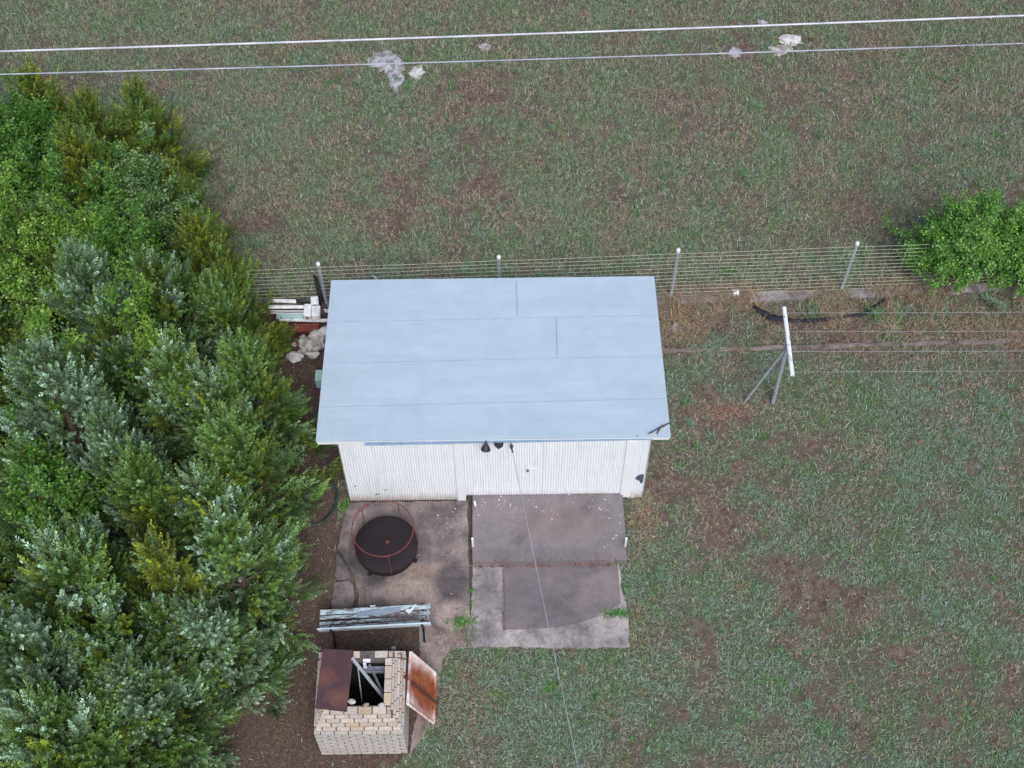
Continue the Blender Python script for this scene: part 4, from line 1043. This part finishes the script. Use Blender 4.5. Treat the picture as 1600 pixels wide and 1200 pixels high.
for a in [
    (965, 873, 90, .09, .014, BG, .06, 1, 'weed', 'bright green weed clump at the front right corner of the entry slab', 'weed', (.2, 1.2), .045),
    (963, 960, 130, .08, .012, BG, .05, 2, 'weed', 'bright green weed strip in the right notch of the apron slab', 'weed', (.3, 1.2), .045, (2.2, .6)),
    (722, 974, 130, .09, .012, BG, .07, 3, 'weed', 'green weed clump where patio slab meets apron slab', 'weed', (.3, 1.2), .045, (1.6, 1)),
    (737, 925, 30, .05, .010, BG, .03, 4, 'weed', 'tiny green weed in the joint between the slabs, upper one', 'weed', (.2, 1.2), .045),
    (736, 947, 20, .04, .010, BG, .02, 5, 'weed', 'tiny green weed in the joint between the slabs, lower one', 'weed', (.2, 1.2), .045),
    (541, 790, 60, .10, .016, BG, .05, 6, 'weed', 'green weed at the left foot of the shed front wall', 'weed'),
    (858, 1073, 60, .09, .012, BG, .05, 7, 'weed', 'lime green weed in the lawn beside the overhead wire', 'weed'),
    (1062, 480, 260, .20, .009, ST, .12, 8, 'dry_grass', 'tall dry straw grass clump at the fence post right of the shed', 'dry grass', (.1, 1.3), None, (.8, 1.8)),
    (1052, 505, 200, .16, .009, ST, .12, 9, 'dry_grass', 'dry straw grass beside the shed roof, in front of the taller clump', 'dry grass'),
    (1180, 462, 200, .24, .009, ST, .12, 10, 'dry_grass', 'dry straw grass at the fence right of the white scrap', 'dry grass', (.3, 1.3), None, (1.2, 1)),
    (1105, 470, 160, .14, .009, ST, .14, 11, 'dry_grass', 'low dry straw grass on the strip left of the white scrap', 'dry grass', (.5, 1.4), None, (2, .5)),
    (1235, 455, 180, .16, .009, ST+PG, .15, 12, 'dry_grass', 'mixed dry grass along the fence above the crossbar', 'dry grass', (.4, 1.4), None, (2, .6)),
    (1130, 640, 220, .10, .009, [(.42, .26, .18), (.34, .19, .13)], .15, 13, 'dry_grass', 'orange straw patch at the foot of the clothes line brace', 'dry grass', (.8, 1.5), None, (1.6, 1)),
    (1010, 800, 300, .10, .008, [(.46, .31, .19), (.40, .27, .17), (.3, .2, .14)], .17, 14, 'dry_grass', 'orange straw tuft beside the front right corner of the shed', 'dry grass', (.5, 1.4), None, (.8, 1.6)),
    (1295, 470, 120, .20, .010, PG, .10, 15, 'grass_clump', 'pale green grass clump beside the fourth fence post', 'grass'),
    (1265, 488, 120, .20, .010, PG, .12, 16, 'grass_clump', 'pale green grass clump drooping over the black cloth', 'grass'),
    (1365, 492, 90, .20, .012, [(.10, .23, .07), (.14, .26, .14)], .06, 17, 'grass_clump', 'green grass clump at the right end of the black cloth', 'grass'),
    (1395, 512, 26, .45, .008, [(.45, .35, .22)], .05, 18, 'dry_stems', 'long pale dry stems lying right of the black cloth', 'dry stems', (1.2, 1.5), None, (1, 1), .1),
    (1450, 500, 140, .14, .010, PG, .12, 19, 'grass_clump', 'grey green grass clump under the shrub', 'grass'),
    (1140, 425, 60, .12, .012, BG, .05, 20, 'weed', 'bright green weed just behind the fence near the scrap', 'weed'),
    (735, 1000, 60, .05, .010, [(.14, .22, .08)], .06, 22, 'weed', 'low olive weed at the lower left corner of the apron slab', 'weed', (.2, 1.2), .045),
]: tuft(*a)
tuft(690, 1003, 160, .06, .008, [(.12, .08, .06), (.2, .14, .10)], .12, 23, 'leaf_pile', 'dark dead leaves gathered on the inside bend of the path', 'dead leaves', (1, 1.5))['kind'] = 'stuff'

# spiky pale plant near the shrub
def spiky(px, py, seed):
    r = np.random.default_rng(seed); c_ = U(px, py); n = 260
    t = r.random(n); x = c_.x+.30*(t-.4)+r.normal(0, .015, n); y = c_.y+.45*(.4-t)*1.0+r.normal(0, .015, n); z = .05+.25*t
    C = np.array([(.30, .36, .30), (.22, .32, .20), (.16, .27, .14)])[r.integers(0, 3, n)]
    V, T, C = blade_mesh(np.stack([x, y, z], 1)-np.array([c_.x, c_.y, 0]), r.uniform(0, 2*pi, n), r.uniform(.5, 1.3, n), .05+.07*r.random(n), .010+.006*r.random(n), C, r)
    e = empty('young_cactus_shoot', (c_.x, c_.y, 0), 'pale grey green spiky young plant leaning below the shrub', 'plant')
    npmesh('leaves', V, T, C, M['blade'], e)
    MB().tube([(c_.x-.12, c_.y+.18, 0), (c_.x+.18, c_.y-.27, .3)], .008, 6).build('stem', M['bark'], e)
spiky(1545, 478, 3)

# ---------------------------------------------------------------- trees
def fronds(tips, dirs, Ls, nleaf, llen, lw, c0, c1, r, tipc=None, fanw=.8):
    """feathery plumes: for each (tip root, direction, length) many small scale-leaf triangles"""
    n = len(tips); N = n*nleaf
    t = np.tile(np.linspace(.02, 1, nleaf), n)+r.normal(0, .02, N)
    d = np.repeat(dirs, nleaf, 0); P0 = np.repeat(tips, nleaf, 0); L_ = np.repeat(Ls, nleaf)
    rnd = r.normal(size=(N, 3)); side = rnd-d*np.sum(rnd*d, 1)[:, None]; side /= np.linalg.norm(side, axis=1)[:, None]+1e-9
    base = P0+d*(t*L_)[:, None]+side*(r.random(N)*.26*L_*(1-t)*.5)[:, None]
    ld = d*.75+side*fanw; ld /= np.linalg.norm(ld, axis=1)[:, None]
    ll = llen*(1.25-.6*t)*(.7+.6*r.random(N))
    wv = np.cross(ld, r.normal(size=(N, 3))); wv /= np.linalg.norm(wv, axis=1)[:, None]+1e-9
    w_ = lw*(.7+.6*r.random(N))
    A = base-wv*(w_/2)[:, None]; B = base+wv*(w_/2)[:, None]; Ct = base+ld*ll[:, None]
    mid = base+ld*(ll*.55)[:, None]
    V = np.stack([base, mid+wv*(w_/2)[:, None], Ct, mid-wv*(w_/2)[:, None]], 1).reshape(-1, 3)
    T = (np.arange(N)[:, None]*4+np.array([[0, 1, 2, 3]]))
    k = np.repeat(r.random(n), nleaf)[:, None]
    if c0.ndim == 2: c0, c1, tipc = (np.repeat(q, nleaf, 0) for q in (c0, c1, tipc))
    C = c0*(1-k)+c1*k
    if tipc is not None: 
        q_ = (np.clip(t-.25, 0, 1)*1.5*np.repeat(r.random(n)**.9, nleaf))[:, None].clip(0, 1); C = C*(1-q_)+tipc*q_
    C = C*(r.normal(1, .16, N).clip(.5, 1.5))[:, None]
    return V, T, np.repeat(C, 4, 0)

def crown_env(th, u, r, seed):
    """lumpy conical envelope radius, u = height fraction"""
    lob = 1+.26*np.sin(th*3+seed*2+u*5)+.24*np.sin(th*5-seed+u*13)+.12*r.normal(size=th.shape)
    return np.clip((1-u)**.78*np.clip(.55+u*2.6, 0, 1.0), 0, 1)*lob

MIXES = {'silver': (('silver', .62), ('mixed', .2), ('dark', .1), ('green', .08)), 'mixed': (('mixed', .35), ('green', .3), ('silver', .22), ('olive', .13)),
 'green': (('green', .5), ('olive', .2), ('mixed', .2), ('dark', .1)), 'olive': (('olive', .55), ('green', .22), ('gold', .08), ('dark', .15)),
 'gold': (('gold', .55), ('olive', .25), ('mixed', .2)), 'dark': (('dark', .45), ('green', .25), ('silver', .15), ('olive', .15))}
def make_juniper(seed, h, R0, nb, kind, llen=.040, lw=.0125, npl=9, nleaf=84, plen=.44):
    r = np.random.default_rng(seed)
    names = [a for a, b in MIXES[kind]]; pick = r.choice(len(names), nb, p=[b for a, b in MIXES[kind]])
    pal = np.array([PAL[a] for a in names])[pick]       # (nb, 3, 3)
    pal = np.repeat(pal, npl, 0); c0, c1, tipc = pal[:, 0], pal[:, 1], pal[:, 2]
    u = r.random(nb)**1.15*.97+.02; th = r.uniform(0, 2*pi, nb)
    env = crown_env(th, u, r, seed)*R0
    inner = np.where(r.random(nb) < .20, .35+.4*r.random(nb), .86+.20*r.random(nb))
    rad = env*inner; z = u*h
    out = np.stack([np.cos(th), np.sin(th), 0*th], 1)
    tip = out*rad[:, None]; tip[:, 2] = z
    bd = out*(.78*(1-u)+.22)[:, None]+np.array([0, 0, 1.0])*(.45+.75*u)[:, None]+r.normal(0, .16, (nb, 3))
    bd /= np.linalg.norm(bd, axis=1)[:, None]
    # plumes fanned along each bough end
    m = npl; B = np.repeat(bd, m, 0); Tt = np.repeat(tip, m, 0); s = r.random(nb*m)
    bl = np.repeat(.38+.35*r.random(nb), m)
    j = r.normal(size=(nb*m, 3)); j -= B*np.sum(j*B, 1)[:, None]; j /= np.linalg.norm(j, axis=1)[:, None]
    root = Tt-B*(bl*(.75*(1-s)))[:, None]+j*(.10*(1-s*.6)*r.random(nb*m))[:, None]
    pd = B*(.62+.5*s)[:, None]+j*(.62*(1-.8*s))[:, None]+np.array([0, 0, .22]); pd /= np.linalg.norm(pd, axis=1)[:, None]
    Ls = plen*(.6+.5*r.random(nb*m))*(.75+.5*s)
    tone = np.repeat(r.random(nb), m)
    V1 = fronds(root, pd, Ls, nleaf, llen, lw, c0, c1, r, tipc)
    # bough-level tone so light and dark sprays alternate
    tn = np.repeat(tone, nleaf*4)[:, None]
    C = V1[2]*(.48+1.02*tn)
    return V1[0], V1[1], C, tip, bd

def add_trunk(e, h, tips, r, rad=.11, nlimb=46):
    mb = MB(); base = Vector(e.location)
    pts = [base+Vector((.05*sin(i*1.3), .05*cos(i*1.7)-.05, h*.93*i/8)) for i in range(9)]
    pts[0] = base+Vector((0, 0, -.1))
    mb.tube(pts, [rad*(1-.1*i)+.004 for i in range(9)], 9)
    idx = r.choice(len(tips), min(nlimb, len(tips)), replace=False)
    for k in idx:
        t = Vector(tips[k].tolist()); s_ = max(.06, min(.9, (t.z/h)*.8-.03)); q_ = pts[0].lerp(pts[8], s_)
        q_ = base+Vector((0, 0, s_*h*.93)); tw = base+t
        md = q_.lerp(tw, .5)-Vector((0, 0, .06))
        mb.tube([q_, md, tw], [.028, .018, .006], 5)
    return mb.build('trunk', M['bark'], e)

A = lambda *c: np.array(c)
PAL = {  # base tones darkened to paint shade into crown gaps; tips pale new growth, brightened
 'silver': (A(0.098, 0.163, 0.087), A(0.156, 0.227, 0.111), A(0.508, 0.731, 0.525)),
 'green':  (A(0.057, 0.114, 0.021), A(0.124, 0.213, 0.032), A(0.248, 0.412, 0.119)),
 'mixed':  (A(0.063, 0.127, 0.037), A(0.111, 0.207, 0.051), A(0.350, 0.528, 0.266)),
 'olive':  (A(0.075, 0.108, 0.018), A(0.156, 0.201, 0.028), A(0.313, 0.404, 0.046)),
 'gold':   (A(0.138, 0.145, 0.023), A(0.195, 0.263, 0.032), A(0.404, 0.481, 0.061)),
 'dark':   (A(0.040, 0.085, 0.023), A(0.078, 0.145, 0.032), A(0.184, 0.307, 0.107)),
}
PROTO = {}
def juniper_mesh(kind, seed, h, R0, nb):
    V, T, C, tips, bd = make_juniper(seed, h, R0, nb, kind)
    return V, T, C, tips, h
shapes = {'silver': (31, 5.4, 1.35, 250), 'green': (12, 3.6, 1.05, 190), 'mixed': (8, 3.8, 1.10, 195), 'olive': (5, 2.9, .95, 150), 'gold': (17, 4.2, .78, 110), 'dark': (44, 3.9, 1.15, 190)}
def place_tree(kind, px, py, h, label, rad=None, rot=0.0, xy=None, grp='eastern red cedars of the dense left stand'):
    """(px,py): survey pixel of the apex at height h"""
    s0, h0, R0, nb = shapes[kind]
    p = U(px, py, h) if xy is None else Vector((*xy, 0))
    sc = (h/h0); sr = (rad/R0) if rad else sc
    if kind not in PROTO:
        V, T, C, tips, _ = juniper_mesh(kind, s0, h0, R0, nb)
        e = empty('cedar_tree', (0, 0, 0), label, 'cedar tree', grp)
        cr = npmesh('crown', V, T, C, M['leaf'], e)
        add_trunk(e, h0, tips, np.random.default_rng(s0))
        PROTO[kind] = e
    else:
        src = PROTO[kind]; e = src.copy(); col.objects.link(e)
        for ch in src.children:
            c_ = ch.copy(); col.objects.link(c_); c_.parent = e
        e['label'] = label
    e.location = (p.x, p.y, -.03); e.rotation_euler = (0, 0, rot); e.scale = (sr, sr, sc)
    return e
TREES = [   # apex pixel at height h, crown radius; entries with a trailing 1 give the trunk base instead
 ('silver', 48, 540, 5.6, 1.40, 'large silvery cedar at the left frame edge level with the shed roof'),
 ('silver', 150, 640, 4.8, .95, 'slim silvery cedar spire right of the large silvery cedar'),
 ('mixed', 255, 540, 3.9, 1.10, 'bright tipped cedar in the stand left of the stone heap'),
 ('mixed', 325, 590, 3.4, 1.00, 'blue tipped green cedar beside the middle of the shed roof'),
 ('silver', 105, 390, 4.8, 1.15, 'dark silvery cedar below the bright broadleaf shrubs'),
 ('dark', 225, 400, 3.9, 1.10, 'dark blue green cedar behind the bright tipped cedar'),
 ('olive', 300, 345, 3.0, .85, 'olive cedar at the pasture edge just above the fence end'),
 ('olive', 255, 262, 2.6, .80, 'olive cedar under the flowering shrub at the pasture edge'),
 ('olive', 208, 135, 2.5, .80, 'olive cedar at the far right tip of the stand below the cables'),
 ('olive', 110, 215, 3.2, 1.05, 'olive cedar in the upper part of the stand between broadleaf shrubs'),
 ('olive', 45, 118, 2.8, 1.0, 'olive cedar in the far upper left corner under the lower cable'),
 ('olive', 130, 150, 2.5, .8, 'olive cedar between the upper left corner one and the far right tip one'),
 ('gold', 228, 850, 4.2, .72, 'golden brown tipped cedar in the middle of the stand'),
 ('mixed', 300, 745, 3.5, 1.05, 'grey green cedar left of the shed front wall'),
 ('green', 408, 835, 3.7, 1.12, 'yellow green cedar above the coiled hose', 1),
 ('mixed', 399, 965, 3.6, 1.08, 'spreading cedar left of the park bench', 1),
 ('silver', 356, 1072, 3.2, 1.02, 'low silvery cedar left of the rust plate on the incinerator', 1),
 ('green', 424, 715, 3.5, .98, 'small green cedar brushing the left edge of the shed roof', 1),
 ('green', 376, 590, 2.9, .80, 'yellow green cedar hanging over the white pipe pile', 1),
 ('mixed', 75, 850, 5.0, 1.35, 'broad grey tipped cedar left of the golden one'),
 ('silver', -20, 960, 5.6, 1.2, 'silvery cedar cut by the left frame edge low down'),
 ('dark', 140, 1000, 3.9, 1.2, 'dark green cedar below the golden one'),
 ('silver', 272, 1175, 3.6, 1.08, 'silver tipped cedar near the lower left, beside the bare dirt', 1),
 ('mixed', 40, 1110, 4.6, 1.3, 'grey green cedar in the bottom left corner'),
 ('green', 215, 1265, 3.4, 1.1, 'green cedar at the bottom edge left of the bare dirt', 1),
 ('dark', 30, 700, 4.2, 1.3, 'low dark cedar behind the large silvery one'),
 ('green', 205, 720, 4.0, 1.1, 'green cedar between the slim silvery spire and the shed'),
 ('dark', 160, 480, 4.2, 1.1, 'dark cedar between the two silvery ones at left'),
 ('dark', 240, 940, 3.3, .95, 'dark green cedar just below the golden one on its right'),
 ('green', 150, 1070, 3.4, 1.0, 'green cedar above the bottom left corner'),
 ('dark', 400, 900, 2.0, .75, 'low dark green cedar beside the patio slab', 1),
 ('olive', 345, 425, 2.7, .72, 'olive cedar over the left end of the wire fence'),
 ('green', 60, 330, 3.6, 1.1, 'deep green cedar behind the lime broadleaf tree'),
]
for i, (kd, px, py, h, rad, lb, *bs) in enumerate(TREES): place_tree(kd, px, py, h, lb, rad, i*1.93, tuple(U(px, py).xy) if bs else None)
# cedars just outside the frame continue the stand
for i, (x, y, kd, h) in enumerate([(-7.6, 4.2, 'green', 5.2), (-7.2, 1.6, 'mixed', 5.6), (-7.0, -1.2, 'green', 5.0), (-6.4, -3.8, 'dark', 5.0), (-5.0, -6.4, 'mixed', 5.2), (-3.0, -6.8, 'green', 4.4), (-8.6, 7.2, 'olive', 4.4), (-6.7, 4.4, 'olive', 2.8), (-6.2, 2.6, 'dark', 3.0), (-5.9, .9, 'green', 2.8), (-5.4, -.8, 'dark', 2.6), (-5.2, -2.2, 'green', 2.6), (-7.4, 6.0, 'green', 3.0)]):
    place_tree(kd, 0, 0, h, 'cedar of the stand continuing beyond the left and lower frame edge', 1.5 if h > 4 else 1.2, i*2.1, (x, y))

# broadleaf shrubs
def make_bush(seed, rx, ry, h, nb, c0, c1, c2, leaf=.055, per=60, rag=.25):
    r = np.random.default_rng(seed)
    th = r.uniform(0, 2*pi, nb); cz = r.random(nb)
    ph = np.arccos(1-1.35*cz*.98)
    k = (.72+.36*r.random(nb))*(1+rag*np.sin(th*4+seed)*.5+rag*.5*r.normal(size=nb))
    k = np.where(r.random(nb) < .3, k*.65, k)
    d = np.stack([np.sin(ph)*np.cos(th), np.sin(ph)*np.sin(th), np.cos(ph)], 1)
    c_ = np.array([0, 0, h*.45]); S = np.array([rx, ry, h*.55])
    tip = c_+d*S*k[:, None]
    bd = d+np.array([0, 0, .5])+r.normal(0, .35, (nb, 3)); bd /= np.linalg.norm(bd, axis=1)[:, None]
    N = nb*per; t = r.random(N); B = np.repeat(bd, per, 0)
    P0 = np.repeat(tip, per, 0)-B*(.32*(1-t))[:, None]+B*.06+r.normal(0, .045, (N, 3))
    nr = np.array([0, 0, 1.0])*.8+np.repeat(d, per, 0)*.5+r.normal(0, .45, (N, 3)); nr /= np.linalg.norm(nr, axis=1)[:, None]
    ax = r.normal(size=(N, 3))+B*.8; ax -= nr*np.sum(ax*nr, 1)[:, None]; ax /= np.linalg.norm(ax, axis=1)[:, None]
    sd2 = np.cross(nr, ax); L_ = leaf*(.6+.7*r.random(N)); w2 = L_*.30
    Vv = np.stack([P0, P0+ax*(L_*.5)[:, None]+sd2*w2[:, None]+nr*(L_*.08)[:, None], P0+ax*L_[:, None]-nr*(L_*.08)[:, None], P0+ax*(L_*.5)[:, None]-sd2*w2[:, None]+nr*(L_*.08)[:, None]], 1).reshape(-1, 3)
    Tq = np.arange(N)[:, None]*4+np.array([[0, 1, 2, 3]])
    kk = np.repeat(r.random(nb), per)[:, None]; C = c0*(1-kk)+c1*kk
    q_ = ((t > .7) & (r.random(N) < .5))[:, None]; C = np.where(q_, c2, C)*(r.normal(1, .18, N).clip(.5, 1.5))[:, None]
    return Vv, Tq, np.repeat(C, 4, 0), tip
BC = (A(0.061, 0.169, 0.030), A(0.108, 0.257, 0.041), A(0.189, 0.365, 0.061))
BL = (A(0.099, 0.222, 0.027), A(0.166, 0.316, 0.037), A(0.265, 0.400, 0.063))
BR = (A(.075, .20, .030), A(.12, .29, .042), A(.20, .38, .07))
def place_bush(px, py, hz, rx, ry, h, nb, seed, cols, label, leaf=.055, per=60, rag=.25, nm='broadleaf_shrub', cat='shrub', z0=0):
    p = U(px, py, hz); e = empty(nm, (p.x, p.y, z0-.02), label, cat)
    V, T, C, tips = make_bush(seed, rx, ry, h, nb, *cols, leaf, per, rag)
    npmesh('crown', V, T, C, M['broad'], e)
    mb = MB(); r = np.random.default_rng(seed); b_ = Vector(e.location)
    for k in r.choice(len(tips), min(40, len(tips)), replace=False):
        t = Vector(tips[k].tolist()); mb.tube([b_+Vector((.05*cos(k), .05*sin(k), 0)), b_+Vector((t.x*.45, t.y*.45, t.z*.55)), b_+t], [.022, .013, .005], 5)
    mb.build('trunk', M['bark'], e)
    return e
place_bush(1520, 374, 1.2, 1.06, .62, 2.15, 560, 3, BR, 'bright green rounded shrub over the right end of the fence', .05, 62, .22)
place_bush(1628, 386, 1.2, .82, .60, 2.1, 330, 9, BR, 'bright green shrub cut by the right frame edge', .05, 62, .22)
BM = (A(0.062, 0.162, 0.024), A(0.102, 0.238, 0.033), A(0.171, 0.324, 0.054))
for i, (px, py, hz, rx, ry, h, nb, cl_, lb) in enumerate([
    (20, 190, 2.8, 1.0, 1.1, 3.4, 240, BM, 'bright green broadleaf shrub in the upper left corner of the stand'),
    (5, 320, 4.2, .55, .8, 4.9, 150, BL, 'lime green broadleaf tree at the left edge above the silvery cedars'),
    (225, 262, 3.0, .65, .55, 3.5, 150, (A(.07, .16, .035), A(.12, .22, .06), A(.26, .36, .18)), 'pale flowering broadleaf shrub among the olive cedars'),
    (180, 340, 3.6, .7, .6, 4.1, 170, BM, 'bright broadleaf tree between the dark and olive cedars'),
    (120, 355, 3.4, .6, .5, 3.9, 120, BL, 'lime vine top just above the dark silvery cedar'),
    (205, 470, 4.4, .4, .4, 5.0, 90, BL, 'lime green vine sprig poking between cedars above the stand middle'),
    (60, 745, 3.9, .6, .5, 4.5, 130, BM, 'bright broadleaf vine below the large silvery cedar'),
    (75, 520, 4.8, .32, .3, 5.3, 60, BL, 'small lime sprig beside the large silvery cedar'),
    (120, 250, 2.6, .9, .7, 3.0, 170, BC, 'dark leafy shrub in the gap between olive cedars'),
    ]):
    place_bush(px, py, hz, rx, ry, h, int(nb*1.15), 20+i, cl_, lb, .052, 85, .35, 'broadleaf_tree' if h > 3.6 else 'broadleaf_shrub', 'tree' if h > 3.6 else 'shrub')
